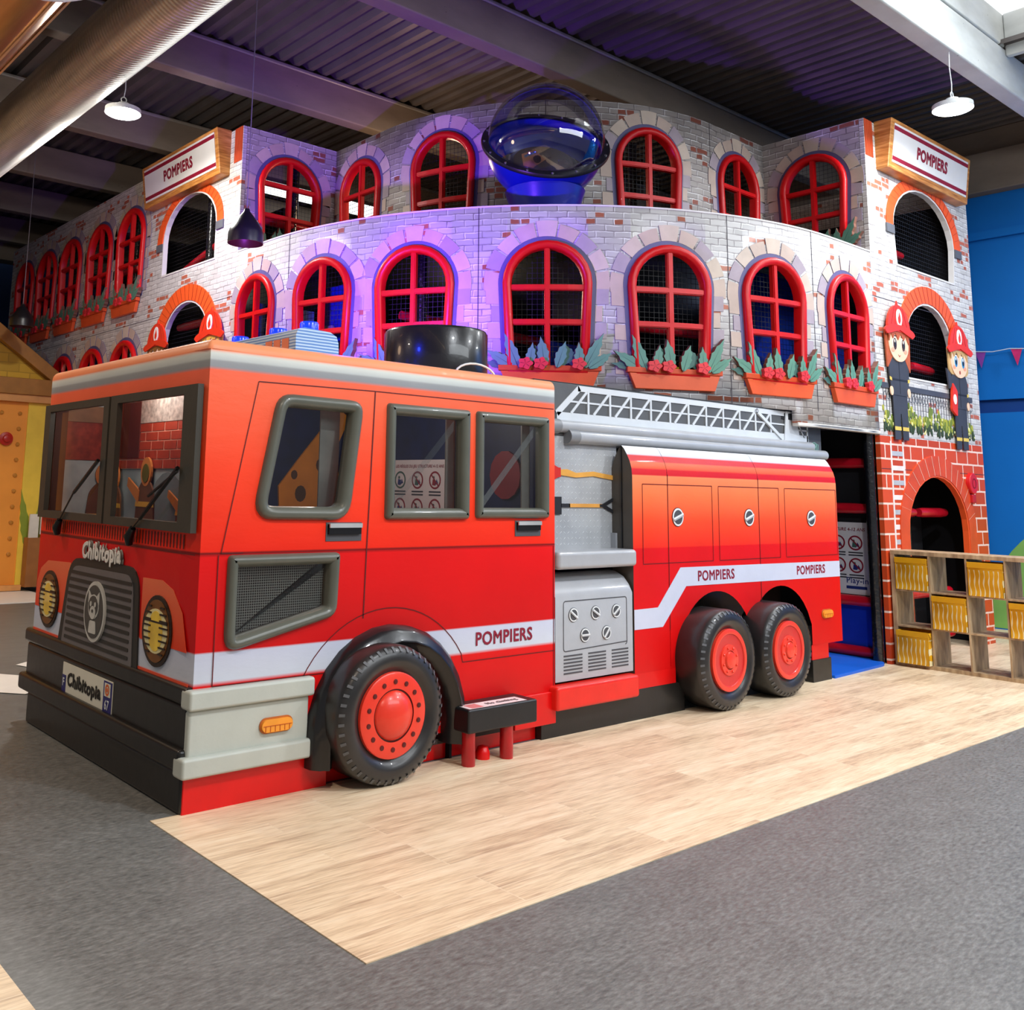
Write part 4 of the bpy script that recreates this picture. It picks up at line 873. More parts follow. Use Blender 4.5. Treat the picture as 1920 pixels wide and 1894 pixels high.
TK(m.build('reflection_print_panel', [M('panel_navy', '#0a1644', .5, var=.3), M('panel_giraffe_orange', '#c9811e', .5), M('panel_giraffe_brown', '#4a2c10', .5), M('panel_deep_red', '#7c1020', .5), M('panel_pale', '#9fb0b4', .5, var=.2), M('panel_brick_red', '#8c3426', .5, var=.3, scale=20), M('curtain_brown', '#4a241c', .6), M('panel_tan', '#8a6a50', .5, var=.3)]))
for (x, z, s_) in ((.45, 1.32, .9), (.95, 1.35, .8)):
    m = MB(); f = lambda u, v, n: (x + u * s_, 2.372 - n, z + v * s_)
    m.prism(rpoly([(-.16, 0), (.16, 0), (.13, .30), (.06, .38), (-.06, .38), (-.13, .30)], .04), f, 0, .008, 0); m.prism([(-.15, .08), (.15, .08), (.15, .12), (-.15, .12)], f, .008, .01, 1); m.prism(ell(0, .44, .085, .10, 18), f, 0, .01, 3); m.prism(ell(0, .43, .055, .065, 16), f, .01, .013, 2)
    TK(m.build('reflected_firefighter', MFF))
# curtains of clear vinyl edges
m = MB()
for x in (1.22, 1.98, 2.70): m.box(x - .11, x - .03, .12, .13, 1.45, 2.2)
m.box(.86, 1.00, .12, .13, 1.4, 2.2)
TK(m.build('vinyl_curtain', M('vinyl_curtain_grey', '#77746e', .4, var=.2)))
light('cab_fill_light', 'POINT', (.25, 1.4, 2.3), 9, (1, .95, .9), .1); light('cab_fill_light', 'POINT', (1.7, 1.1, 2.33), 16, (1, .97, .95), .1)  # unseen lights added to brighten the panels inside the cab
# rules posters
def poster(fn, x0, x1, z0, z1, label, cxs, czs, r, name='rules_poster', brand=True):
    w = x1 - x0; h = z1 - z0; root = empty(name, fn((x0 + x1) / 2, z0, 0), label=label, cat='poster')
    PM = M('poster_paper', '#c9c8cc', .45, var=.04); PR = M('poster_red', '#7a1228', .5); PG = M('poster_teal', '#3a5a55', .5); PB = M('poster_blue', '#1a2a6c', .5); PK = M('poster_ink', '#2a2a34', .6)
    m = MB(); m.prism([(x0, z0), (x1, z0), (x1, z1), (x0, z1)], fn, -.004, 0, 0, back=True); sh = child(m.build('sheet', PM), root)
    text('LES RÈGLES DU JEU STRUCTURE 4-12 ANS', w * .034, (x0 + x1) / 2, z1 - w * .075, .0, fn, PR, parent=sh, xs=.92, shear=.15, bold=.012)
    k = 0
    for cz in czs:
        for cx in cxs:
            m = MB()
            m.ring(ell(cx, cz, r, r, 24), r * .2, [(0, 0), (0, .002), (1, .002)], fn, 1 if k == 0 else 0)
            m.prism(ell(cx - r * .2, cz + r * .28, r * .16, r * .18, 10), fn, .001, .003, 2); m.prism([(cx - r * .45, cz - r * .55), (cx + r * .1, cz - r * .6), (cx + r * .15, cz), (cx - r * .35, cz + r * .1)], fn, .001, .003, [3, 2, 0][k % 3])
            m.prism([(cx + r * .1, cz - r * .5), (cx + r * .55, cz - r * .35), (cx + r * .3, cz + r * .1)], fn, .001, .003, 3)
            if k: m.prism([(cx - r * .72, cz + r * .6), (cx - r * .6, cz + r * .72), (cx + r * .72, cz - r * .6), (cx + r * .6, cz - r * .72)][::-1], fn, .003, .004, 0)
            for q in (0, 1): m.box(cx - r * 1.0, cx + r * 1.0, 0, .002, cz - r * (1.38 + .35 * q), cz - r * (1.22 + .35 * q), 4, lambda a, b, c: fn(a, c, b))
            m.build('pictogram', [PR, PG, M('poster_skin', '#b98a5a', .5) if False else PG, PB, PK], sh); k += 1
    if brand:
        text('Play-in', w * .06, x1 - w * .17, z0 + w * .14, .0, fn, PB, parent=sh, xs=1.0, bold=.01)
        m = MB(); m.box(x1 - w * .29, x1 - w * .07, 0, .002, z0 + w * .055, z0 + w * .085, 0, lambda a, b, c: fn(a, c, b)); m.build('caption_bar', PB, sh)
    return root
poster(lambda u, v, n: (2.725 - n, -u, v), -1.77, -1.06, 1.30, 1.90, 'rules poster with six round pictograms inside the cab, seen through its middle side window', (-1.66, -1.435, -1.215), (1.735, 1.515), .072, brand=False)
# -- windows of the side
def side_window(P, w=.07, name='window_frame'):
    m = MB(); m.ring(P, w, [(0, 0), (.06, .022), (.3, .038), (.6, .038), (.9, .02), (1, .0), (1, -.05)], SD); fr = TK(m.build(name, MFR, smooth=60))
    m = MB(); g = grow(P, -w + .004); m.prism(g, SD, -.03, -.03, 0); m.build('pane', MPANE, fr); return fr
for P, w in ((driver, .075), (rwa, .07), (rwb, .07)): side_window(P, w)
lf = side_window(low, .065)
m = MB(); g = [(p[0], p[1]) for p in grow(low, -.07)]; m.face([SD(p[0], p[1], -.045) for p in g], 0, g); m.build('mesh_screen', net_material('grille_mesh', '#8a8a84', .014, .22), lf)
# -- windscreen
for (a, b, ia, ib) in ((-2.44, -1.255, -2.33, -1.34), (-1.225, -.035, -1.12, -.20)):
    m = MB(); f = lambda u, n, v: FR(u, v, n); z0, z1, iz0, iz1 = 1.405, 2.205, 1.455, 2.155
    m.box(a, ia, 0, .035, z0, z1, 0, f); m.box(ib, b, 0, .035, z0, z1, 0, f); m.box(ia, ib, 0, .035, z0, iz0, 0, f); m.box(ia, ib, 0, .035, iz1, z1, 0, f)
    fr = TK(m.build('windscreen_frame', MFRD)); P = [(ia, iz0), (ib, iz0), (ib, iz1), (ia, iz1)]
    m = MB(); m.face([FR(u, v, -.008) for u, v in P], 0, P); m.build('pane', MPANE, fr)
    P = [(ia, iz0), (ia + (ib - ia) * .22, iz0), (ia + (ib - ia) * .22, iz1), (ia, iz1)]
for (bx, bz, ax, az, ex, ez) in ((-2.0, 1.35, -1.71, 1.59, -1.33, 1.80), (-.79, 1.35, -.64, 1.46, -.19, 1.75)):
    m = MB(); m.tube([FR(bx - .03, bz - .045, .03), FR(bx - .01, bz, .045), FR(bx + .03, bz + .05, .04)], [.022, .03, .02], 10); m.tube([FR(bx + .03, bz + .05, .045), FR(ax, az, .055)], .006, 6); m.tube([FR(ax, az, .052), FR(ex, ez, .052)], .012, 6)
    if bx > -1: m.tube([FR(ax + .10, az + .13, .055), FR(ex, ez - .02, .055)], .009, 6)
    TK(m.build('windscreen_wiper', MBLK, smooth=40))
# -- printed lines, handles
def line(m, pts, fn, w=.004, n=.0025, mi=0):
    for (a, b), (c, d) in zip(pts, pts[1:]):
        L = math.hypot(c - a, d - b) or 1; px, pz = -(d - b) / L * w, (c - a) / L * w
        m.face([fn(a - px, b - pz, n), fn(c - px, d - pz, n), fn(c + px, d + pz, n), fn(a + px, b + pz, n)], mi)
m = MB()
line(m, [(.30, 1.30), (.165, 1.30), (.35, 2.243), (1.17, 2.253), (2.79, 2.253)], SD, .003); line(m, [(1.175, 2.25), (1.14, 1.3), (1.128, .90)], SD, .0045)
line(m, [(.15, 1.29), (.15, .615), (.905, .615)], SD, .003); line(m, [(1.325 - .70 * math.cos(math.radians(a)), .27 + .68 * math.sin(math.radians(a))) for a in range(28, 151, 6)] + [(1.93, .578), (2.79, .578)], SD, .003); line(m, [(2.785, .33), (2.785, 1.29)], SD, .003)
line(m, [(-2.42, 1.292), (-.03, 1.292)], FR, .003)
for i in range(54): x = -2.34 + i * .0408; m.face([FR(x, 1.315, .002), FR(x + .014, 1.315, .002), FR(x + .014, 1.392, .002), FR(x, 1.392, .002)], 0)
TK(m.build('printed_lines', MLINE))
for (a, b, c, d) in ((.84, 1.097, 1.352, 1.46), (2.40, 2.65, 1.360, 1.465)):
    m = MB(); f = lambda u, n, v: SD(u, v, n); m.box(a, b, 0, .004, c, d, 2, f); m.box(a + .012, b - .012, 0, .02, c + .04, d - .01, 1, f); m.box(a + .012, b - .012, .0, .03, d - .03, d - .005, 0, f); TK(m.build('door_handle', [M('handle_silver', '#b9bcbf', .3, .3), MBLK, MSILD]))
# stripe lettering
def adopt(o, p): return child(o, p)
def ttext(*a, **k):
    o = text(*a, **k); return adopt(o, tk)
ttext('POMPIERS', .083, 2.305, .706, .002, SD, MTXT, xs=.98, bold=.022)
# -- front: grille, lamps, logo
MHS = [print_by_height('orange_patch_print', [(0, '#f0421c'), (.80, '#f0421c'), (1.12, '#f5754e')], 1.3), M('orange_strip', '#e8502c', .4)]
for P in ([(-.655, .785), (-.655, 1.125), (-.40, 1.13), (-.26, 1.09), (-.14, .98), (-.07, .785)], [(-2.44, .785), (-2.43, .96), (-2.37, 1.05), (-2.24, 1.11), (-1.80, 1.125), (-1.80, .785)]):
    P = P[::-1]; m = MB(); m.prism(P, FR, .0005, .003, 0); TK(m.build('headlamp_surround', MHS))
for P in ([(-.66, .60), (-.035, .60), (-.035, .634), (-.66, .634)], [(-2.44, .60), (-1.86, .60), (-1.86, .634), (-2.44, .634)]):
    m = MB(); m.prism(P, FR, .0005, .0035, 1); TK(m.build('orange_strip', MHS))
gr = rpoly([(-1.93, .60), (-.655, .60), (-.70, 1.175), (-1.80, 1.165)], [.01, .01, .16, .16]); gi = rpoly([(-1.855, .60), (-.725, .60), (-.765, 1.125), (-1.755, 1.118)], [.01, .01, .12, .12])
m = MB(); m.prism(gr, FR, 0, .010, 0); m.prism(gi, FR, .01, .014, 1)
for i in range(10):
    z = .645 + i * .0465; a = -1.80 + .003 * i; m.prism(rrect(a, -.775, z, z + .021, .009, 3), FR, .014, .017, 0)
gro = TK(m.build('grille', [M('grille_black', '#2b2926', .45), M('grille_grey', '#6b6667', .45, var=.05)]))
m = MB(); c0, c1 = -1.285, .865
m.prism(ell(c0, c1, .165, .183, 40), FR, .016, .03, 0); m.prism(ell(c0, c1, .143, .160, 40), FR, .03, .034, 1)
# small line-drawn animal head with tunic inside the round badge
def eb(cx, cz, rx, rz, n, mi): m.prism(ell(c0 + cx, c1 + cz, rx, rz, 16), FR, .034, n, mi)
m.prism([(c0 - .085, c1 + .05), (c0 - .03, c1 + .085), (c0 - .085, c1 + .125)][::-1], FR, .034, .037, 0); m.prism([(c0 + .085, c1 + .05), (c0 + .085, c1 + .125), (c0 + .03, c1 + .085)][::-1], FR, .034, .037, 0)
eb(0, .03, .085, .075, .036, 0); eb(0, .035, .075, .062, .038, 1); eb(0, -.005, .045, .04, .040, 0); eb(-.035, .045, .013, .016, .041, 0); eb(.035, .045, .013, .016, .041, 0); eb(0, .005, .012, .010, .043, 1)
m.prism(rpoly([(c0 - .06, c1 - .13), (c0 + .06, c1 - .13), (c0 + .045, c1 - .055), (c0 - .045, c1 - .055)], .015), FR, .034, .037, 0)
m.build('badge', [M('badge_silver', '#c9c7c0', .4), M('badge_dark', '#4a4845', .45)], gro)
MAMB = M('lamp_amber_print', '#f4c636', .25, var=.2, scale=9, spec=.6, coat=.5); MAMD = M('lamp_brown_print', '#7a4a1c', .4)
for cy in (-.425, -2.155):
    m = MB(); m.prism(ell(cy, .855, .185, .192, 36), FR, .003, .012, 0); m.prism(ell(cy, .855, .160, .168, 36), FR, .012, .016, 1); m.prism(ell(cy, .855, .148, .120, 30), FR, .016, .019, 2); m.prism(ell(cy + .005, .855, .09, .108, 24), FR, .019, .021, 3)
    for i in range(8):
        z = .735 + i * .035; hw = .158 * math.sqrt(max(0.05, 1 - ((z - .855) / .168) ** 2)); hwi = .055
        m.prism([(cy - hw, z), (cy - hwi, z), (cy - hwi, z + .009), (cy - hw, z + .009)], FR, .019, .024, 0); m.prism([(cy + hwi, z), (cy + hw, z), (cy + hw, z + .009), (cy + hwi, z + .009)], FR, .019, .024, 0)
    m.prism([(cy - .15, .90), (cy + .15, .90), (cy + .15, .909), (cy - .15, .909)], FR, .019, .023, 0)
    TK(m.build('headlamp', [M('lamp_frame_dark', '#2a1a10', .4), MAMD, M('lamp_cream', '#e6d9a0', .3, spec=.6), MAMB]))
lo = ttext('Chibitopia', .098, -1.26, 1.222, .012, FR, M('logo_white', '#e6e2dc', .4), xs=1.0, bold=.05, wob=.006, name='logo', thick=.010); ttext('Chibitopia', .098, -1.26, 1.222, .004, FR, M('logo_outline', '#8d8680', .4), xs=1.0, bold=.09, wob=.006, name='logo_outline')
# -- bumpers and base
m = MB()
for (x, y0, y1, z0, z1, r) in ((.004, 0.0, 2.545, .525, .620, 1), (.014, 0.0, 2.50, .30, .53, 0), (-.022, 0.0, 2.54, .205, .318, 1), (.0, .0, 2.39, 0, .21, 0)):
    m.box(x, .14, y0, y1, z0, z1)
bp = TK(m.build('front_bumper', MBV, bevel=.022, seg=3))
plt = MB(); f = lambda u, v, n: (.014 - n, -u, v)
plt.prism([(-1.755, .312), (-.94, .312), (-.94, .497), (-1.755, .497)], f, .001, .006, 0); plt.prism([(-1.755, .312), (-1.69, .312), (-1.69, .42), (-1.755, .42)], f, .006, .008, 1); plt.prism([(-1.07, .312), (-.945, .312), (-.945, .49), (-1.07, .49)], f, .006, .008, 1)
plt.prism([(-1.05, .405), (-.965, .405), (-.965, .48), (-1.05, .48)], f, .008, .010, 0); plt.ring(ell(-1.008, .443, .032, .034, 18), .014, [(0, .011), (1, .011)], f, 2); plt.prism(ell(-1.008, .443, .012, .013, 12), f, .010, .012, 2)
pl = plt.build('number_plate', [M('plate_white', '#e4e0cf', .4, var=.03), M('plate_blue', '#22206e', .4), M('plate_orange', '#d8642a', .4)], bp)
text('Chibitopia', .078, -1.385, .402, .008, f, M('plate_ink', '#15120e', .5), parent=pl, xs=1.12, bold=.04, wob=.004); text('F', .05, -1.722, .375, .009, f, MCH, parent=pl, bold=.02); text('67', .056, -1.007, .355, .009, f, MCH, parent=pl, xs=.8, bold=.01)
m = MB()
m.box(.002, .775, -.05, .06, .51, .612, 0); m.box(.016, .755, -.02, .06, .27, .515, 0); m.box(-.024, .762, -.055, .06, .182, .285, 0)
TK(m.build('side_bumper', MGV, bevel=.018, seg=3))
def marker(cx, cz, w, h, y=0.0):
    m = MB(); g = lambda u, v, n: (u, y - n, v)
    m.prism(rrect(cx - w / 2, cx + w / 2, cz - h / 2, cz + h / 2, h * .48, 5), g, 0, .008, 2); m.prism(rrect(cx - w / 2 + .008, cx + w / 2 - .008, cz - h / 2 + .008, cz + h / 2 - .008, h * .4, 5), g, .008, .022, 0); k = int(w / .03)
    for i in range(1, k): x = cx - w / 2 + w * i / k; m.box(x - .002, x + .002, y - .024, y - .02, cz - h * .36, cz, 1)
    m.box(cx - w * .42, cx + w * .42, y - .024, y - .02, cz - .002, cz + .002, 1); TK(m.build('marker_light', [M('amber_plastic', '#f29a2c', .3, var=.1, coat=.4), M('amber_dark', '#c05a18', .4), M('amber_rim', '#b8652a', .4)], bevel=0))
marker(.54, .382, .21, .082, -.02); marker(6.54, .596, .19, .082)
m = MB(); m.box(.012, .90, -.004, .1, 0, .185); m.box(.75, 2.66, .05, .10, 0, .30); m.box(2.39, 2.79, -.02, .06, .10, .31); TK(m.build('red_skirt', MRV, bevel=.006))
m = MB(); m.box(2.66, 4.29, -.004, .08, 0, .22); m.box(6.25, 6.585, -.004, .08, 0, .20); m.box(4.2, 6.3, .32, .36, 0, .9); m.box(2.66, 6.585, .08, .1, 0, .3) if False else None; TK(m.build('black_skirt', MBV, bevel=.004))
for q in ((3.60, 4.19, .0, .06, .21, .335), (6.26, 6.56, .004, .06, .19, .335)):
    m = MB(); m.box(*q); TK(m.build('red_lower_trim', MRV, bevel=.006))
m = MB(); m.box(.80, 1.85, .30, .33, 0, .85); m.box(.80, .82, .012, .33, .0, .6); m.box(1.84, 1.86, .012, .33, .0, .6); m.box(4.27, 4.284, .012, .34, 0, .60); m.box(6.268, 6.28, 0.012, .34, 0, .5); TK(m.build('wheel_well', MDK))
# fender
m = MB(); O = fend; N = inward(O); prof = [(0, 0), (.02, .06), (.25, .105), (.42, .112), (.5, .128), (.58, .13), (.66, .112), (.8, .10), (1, .06), (1, -.05)]
rows = [[(O[i][0] + N[i][0] * .15 * t, O[i][1] + (N[i][1] * .15 * t if i > 1 else 0), n) for i in range(len(O))] for t, n in prof]
for a, b in zip(rows, rows[1:]):
    for i in range(1, len(O)):
        j = (i + 1) % len(O); m.face([SD(*a[i]), SD(*a[j]), SD(*b[j]), SD(*b[i])], 0, [(0, 0)] * 4)
TK(m.build('wheel_arch', M('fender_black', '#17171a', .3, var=.1, coat=.3), smooth=60))
# wheels
MTY = NT('printed_tyre'); _p = MTY.obj(); MTY.base(MTY.ramp(MTY.noise(_p, 5, 4), [(.3, hx('#1f1e1f')), (.7, hx('#2e2c2c'))])); MTY.set(.36, 0, .5); MTY.b.inputs['Coat Weight'].default_value = .15; MTY = MTY.m
MTT = M('tyre_block_print', '#5a5c60', .5); MHUB = M('hub_orange_red', '#ea3a26', .34, var=.05, coat=.3); MHUBD = M('hub_dark', '#5a1412', .45); MHUB2 = M('hub_red', '#cf2a26', .36, var=.05, coat=.2)
def wheel(cx, yf, kind, cz=.388, R=.385):
    mt = Matrix.Translation((cx, yf, cz)) @ Matrix.Rotation(PI / 2, 4, 'X')
    m = MB(); m.lathe([(.20, -.30), (.36, -.30), (R, -.27), (R, -.06), (R - .008, -.03), (R - .03, -.008), (R - .06, 0), (.31, .004), (.285, 0), (.262, -.014), (.245, -.03), (.20, -.03)], mt, 72)
    for i in range(44):
        a = 2 * PI * i / 44; b = a + .045
        f2 = lambda r_, an, h: tuple(mt @ Vector((r_ * math.cos(an), r_ * math.sin(an), h)))
        m.face([f2(R - .034, a, -.001), f2(R - .034, b, -.001), f2(R - .008, b + .01, -.022), f2(R - .008, a + .01, -.022)], 1)
    ty = TK(m.build('wheel', [MTY, MTT], smooth=50))
    m = MB()
    if kind == 0:
        m.lathe([(.238, -.035), (.236, -.012), (.225, -.006), (.145, -.006), (.143, -.012, 1), (.136, -.012, 1), (.134, -.006, 0), (.128, .004), (.10, .026), (.06, .042), (.03, .048), (0, .05)], mt, 56)
        for i in range(14):
            a = 2 * PI * i / 14 + .2; m.lathe([(.014, -.006, 1), (.014, -.002, 1), (.006, .0, 1), (0, .0, 1)], mt @ Matrix.Translation((.185 * math.cos(a), .185 * math.sin(a), 0)), 10, 1)
    else:
        m.lathe([(.238, -.035), (.238, -.008), (.222, -.002), (.20, -.006), (.196, -.014, 2), (.12, -.018, 2), (.117, -.008, 0), (.072, -.006), (.068, -.012, 1), (.066, -.004, 0), (.06, .006), (.03, .012), (0, .012)], mt, 56)
        for i in range(8):
            a = 2 * PI * i / 8 + .3; m.lathe([(.009, -.007, 0), (.009, .0, 0), (.005, .004, 0), (0, .004, 0)], mt @ Matrix.Translation((.094 * math.cos(a), .094 * math.sin(a), 0)), 8, 0)
    m.build('hub', [MHUB, MHUBD, MHUB2], ty, smooth=35)
wheel(1.19, -.245, 0); wheel(4.565, -.245, 1); wheel(5.47, -.235, 1)
# step
m = MB(); m.box(1.78, 2.385, -.228, -.005, .20, .342); st = TK(m.build('step', M('step_black', '#1e1f21', .4, var=.1), bevel=.014, seg=3))
m = MB(); m.face([(1.80, -.215, .3435), (2.30, -.215, .3435), (2.30, -.10, .3435), (1.80, -.10, .3435)]); m.face([(1.83, -.205, .3442), (1.93, -.205, .3442), (1.93, -.115, .3442), (1.83, -.115, .3442)], 1)
m.build('sticker', [M('sticker_white', '#f0e4e4', .4), M('sticker_pink', '#e08a8a', .4)], st); text('No climbing', .04, 2.12, -.16, .3442, lambda u, v, n: (u, v, n), MSILD, parent=st, xs=.9)
for (x, y) in ((1.835, -.168), (2.155, -.175)):
    m = MB(); m.tube([(x, y, 0), (x, y, .06), (x, y, .14), (x, y, .21)], [.042, .043, .041, .042], 16); TK(m.build('step_leg', M('step_leg_red', '#a81218', .35, var=.2, coat=.3, bump=.5, bscale=14), smooth=40))
m = MB(); m.lathe([(0, .085), (.032, .075), (.046, .04), (.046, 0)], Matrix.Translation((2.02, -.10, 0.0)), 18); TK(m.build('red_knob', MRV, smooth=60))
# -- pump panel, shelf, ledge
m = MB(); rows = [(0, .36), (0, .93), (.03, .985), (.08, 1.04), (.16, 1.075), (.22, 1.08)]
for (y0, z0), (y1, z1) in zip(rows, rows[1:]): m.face([(2.80, y0 - .004, z0), (3.655, y0 - .004, z0), (3.655, y1 - .004, z1), (2.80, y1 - .004, z1)], 0)
f = lambda u, v, n: (u, -.004 - n, v)
line(m, rrect(2.884, 3.585, .56, .902, .02, 3) + [(3.585, .58)], f, .0035, .002, 1)
for a, b in ((2.886, 3.083), (3.147, 3.342), (3.408, 3.599)):
    for i in range(6): m.prism([(a, .405 + i * .0235), (b, .405 + i * .0235), (b, .416 + i * .0235), (a, .416 + i * .0235)], f, 0, .002, 1)
pp = TK(m.build('pump_panel', [MSIL, MSILD], smooth=50))
def dial(x, z, r, ang, par, f, pn='dial', ring=2):
    m = MB(); m.prism(ell(x, z, r, r, 28), f, 0, .004, ring); m.prism(ell(x, z, r * .93, r * .93, 28), f, .004, .007, 0); m.prism(ell(x, z, r * .74, r * .74, 28), f, .007, .009, 1)
    a = math.radians(ang); d = (math.cos(a), math.sin(a)); w = r * .16; L = r * .88
    for s0, s1, mi in ((0, w, 0), (-w, 0, 3)):
        P = [(x - d[0] * L - d[1] * s0, z - d[1] * L + d[0] * s0), (x + d[0] * L - d[1] * s0, z + d[1] * L + d[0] * s0), (x + d[0] * L - d[1] * s1, z + d[1] * L + d[0] * s1), (x - d[0] * L - d[1] * s1, z - d[1] * L + d[0] * s1)]
        m.prism(P, f, .009, .015, mi)
    o = m.build(pn, [MCH, M('dial_dark', '#3b3d40', .4) if False else MSILD, MLINE if ring == 2 and pn == 'lock' else MSILD, MSIL], par); return o
for x, z, a in ((2.987, .805, -35), (3.227, .806, -30), (3.461, .805, 35), (3.11, .657, 0), (3.348, .658, 48)): dial(x, z, .05, a, pp, f)
m = MB(); m.box(2.805, 3.69, -.035, .21, 1.122, 1.247); TK(m.build('silver_shelf', MSIL, bevel=.03, seg=4))
m = MB(); m.box(2.745, 3.645, -.075, .05, .185, .345); TK(m.build('red_ledge', MRV2 if False else M('ledge_red', '#e2261c', .35, var=.05, coat=.1), bevel=.025, seg=3))
# tread plate wall with painted tools
t = NT('tread_plate_print'); sp = t.add('ShaderNodeSeparateXYZ'); t.lk(t.uv(), sp.inputs[0]); cell = .042
ux = t.math('DIVIDE', sp.outputs[0], cell); vz = t.math('DIVIDE', sp.outputs[1], cell); fx = t.math('SUBTRACT', t.math('FRACT', ux), .5); fz = t.math('SUBTRACT', t.math('FRACT', vz), .5)
par_ = t.math('SUBTRACT', t.math('MULTIPLY', t.math('FLOOR', t.math('MULTIPLY', t.math('FRACT', t.math('MULTIPLY', t.math('ADD', t.math('FLOOR', ux), t.math('FLOOR', vz)), .5)), 2.0)), 2.0), 1.0)
p1 = t.math('ADD', fx, t.math('MULTIPLY', fz, par_)); p2 = t.math('SUBTRACT', t.math('MULTIPLY', fx, par_), fz)
p1 = t.math('MULTIPLY', p1, 1.1); p2 = t.math('MULTIPLY', p2, 4.2); d_ = t.math('SQRT', t.math('ADD', t.math('MULTIPLY', p1, p1), t.math('MULTIPLY', p2, p2)))
k_ = t.math('SUBTRACT', 1.0, t.math('MULTIPLY', d_, 1.9), True); t.base(t.mix(t.math('MULTIPLY', k_, .8), t.ramp(t.noise(t.uv(), 4), [(.3, hx('#a3a5a9')), (.7, hx('#b8babd'))]), hx('#d9dde0'))); t.set(.38, .1, .5); t.bump(k_, .6, .006); MTP = t.m
PF = lambda u, v, n: (u, .20 - n, v)
m = MB(); m.prism([(2.80, 1.20), (3.74, 1.20), (3.74, 2.08), (2.80, 2.08)], PF, 0, .001, 0); pw = TK(m.build('tread_plate', MTP))
m = MB(); P = [(3.06, 1.79), (3.25, 1.775), (3.45, 1.79), (3.69, 1.765), (3.69, 1.80), (3.45, 1.825), (3.25, 1.81), (3.15, 1.835), (3.06, 1.83)]; m.prism(P, PF, .001, .012, 0); m.prism([(2.93, 1.72), (3.05, 1.775), (3.075, 1.775), (3.075, 1.845), (3.05, 1.845), (2.93, 1.89)], PF, .001, .014, 1); m.prism([(2.88, 1.70), (2.93, 1.72), (2.93, 1.89), (2.88, 1.91)], PF, .001, .014, 2)
m.build('axe', [M('axe_handle', '#e0a24a', .4, var=.1), M('axe_red', '#cf2a22', .4), MSIL], pw)
m = MB(); m.prism([(2.92, 1.50), (3.085, 1.50), (3.085, 1.63), (2.92, 1.63)], PF, .001, .012, 1); m.prism([(3.08, 1.553), (3.18, 1.553), (3.18, 1.58), (3.08, 1.58)], PF, .001, .012, 1); m.prism([(3.17, 1.553), (3.55, 1.553), (3.55, 1.58), (3.17, 1.58)], PF, .001, .012, 0); m.prism([(3.52, 1.555), (3.56, 1.555), (3.68, 1.51), (3.69, 1.53), (3.60, 1.567), (3.69, 1.605), (3.68, 1.625), (3.56, 1.578), (3.52, 1.578)], PF, .001, .013, 1)
m.build('shovel', [M('shovel_handle', '#d99a4a', .4, var=.1), M('shovel_black', '#26262a', .45)], pw)
# -- lockers
def hz(c):
    def zt(x): return .30 + .585 * math.sqrt(max(0, 1 - ((x - c) / .56) ** 2))
    return zt
def ahole(c, a, b): P = [(a, .2), (b, .2)]; z = hz(c); return P + [(b + (a - b) * i / 16, z(b + (a - b) * i / 16)) for i in range(17)]
H = [hole(ahole(4.76, 4.285, 5.242)), hole(ahole(5.745, 5.248, 6.265))]
LKP = [(.006, 1.86), (.022, 1.915), (.048, 1.965), (.075, 2.01), (.10, 2.035), (.125, 2.015), (.155, 1.965), (.18, 1.91), (.2, 1.85)]
for a, b in ((3.68, 4.122), (4.126, 5.438), (5.442, 6.82)):
    m = MB(); sheet(m, a, b, .2, .33, 1.80, H, SD)
    R2 = [(0, 1.80)] + LKP; vv = [1.80, 1.862, 1.912, 1.955, 1.99, 2.02, 2.03, 2.03, 2.03, 2.03]
    for i in range(len(R2) - 1):
        (y0, z0), (y1, z1) = R2[i], R2[i + 1]; m.face([(a, y0, z0), (b, y0, z0), (b, y1, z1), (a, y1, z1)], 0, [(a, vv[i]), (b, vv[i]), (b, vv[i + 1]), (a, vv[i + 1])])
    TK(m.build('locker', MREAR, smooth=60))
prof = [(0, .33), (0, 1.80)] + LKP + [(.2, .33)]
MLE = [M('locker_end_grey', '#56504a', .4, var=.08), MBLK, MSIL]
m = MB(); m.face([(6.82, y, z) for y, z in prof], 0); TK(m.build('locker_end', MLE))
m = MB(); m.face([(3.68, y, z) for y, z in prof[::-1]], 0); m.box(3.672, 3.681, .096, .104, 1.25, 2.03, 1); m.box(3.66, 3.68, .15, .2, 1.24, 1.36, 2); TK(m.build('locker_end', MLE))
m = MB()
for a, b in ((3.80, 4.732), (4.826, 5.772), (5.872, 6.80)): line(m, [(a, 1.13), (b, 1.13), (b, 1.74), (a, 1.74), (a, 1.13)], SD, .003)
for x in (4.124, 5.44): line(m, [(x, .62), (x, 1.82)], SD, .004)
TK(m.build('printed_lines', MLINE))
m = MB(); m.prism([(3.68, .65), (4.03, .65), (4.344, .943), (6.82, .925), (6.82, 1.07), (4.274, 1.091), (3.972, .799), (3.68, .797)], SD, .0005, .003); TK(m.build('white_stripe', MSTR_))
ttext('POMPIERS', .081, 4.765, 1.012, .003, SD, MTXT, xs=1.0, bold=.022); ttext('POMPIERS', .078, 6.285, 1.003, .003, SD, MTXT, xs=1.0, bold=.022)
for x, z in ((4.25, 1.486), (5.28, 1.481), (6.325, 1.472)): TK(dial(x, z, .076, 18, None, SD, 'lock'))
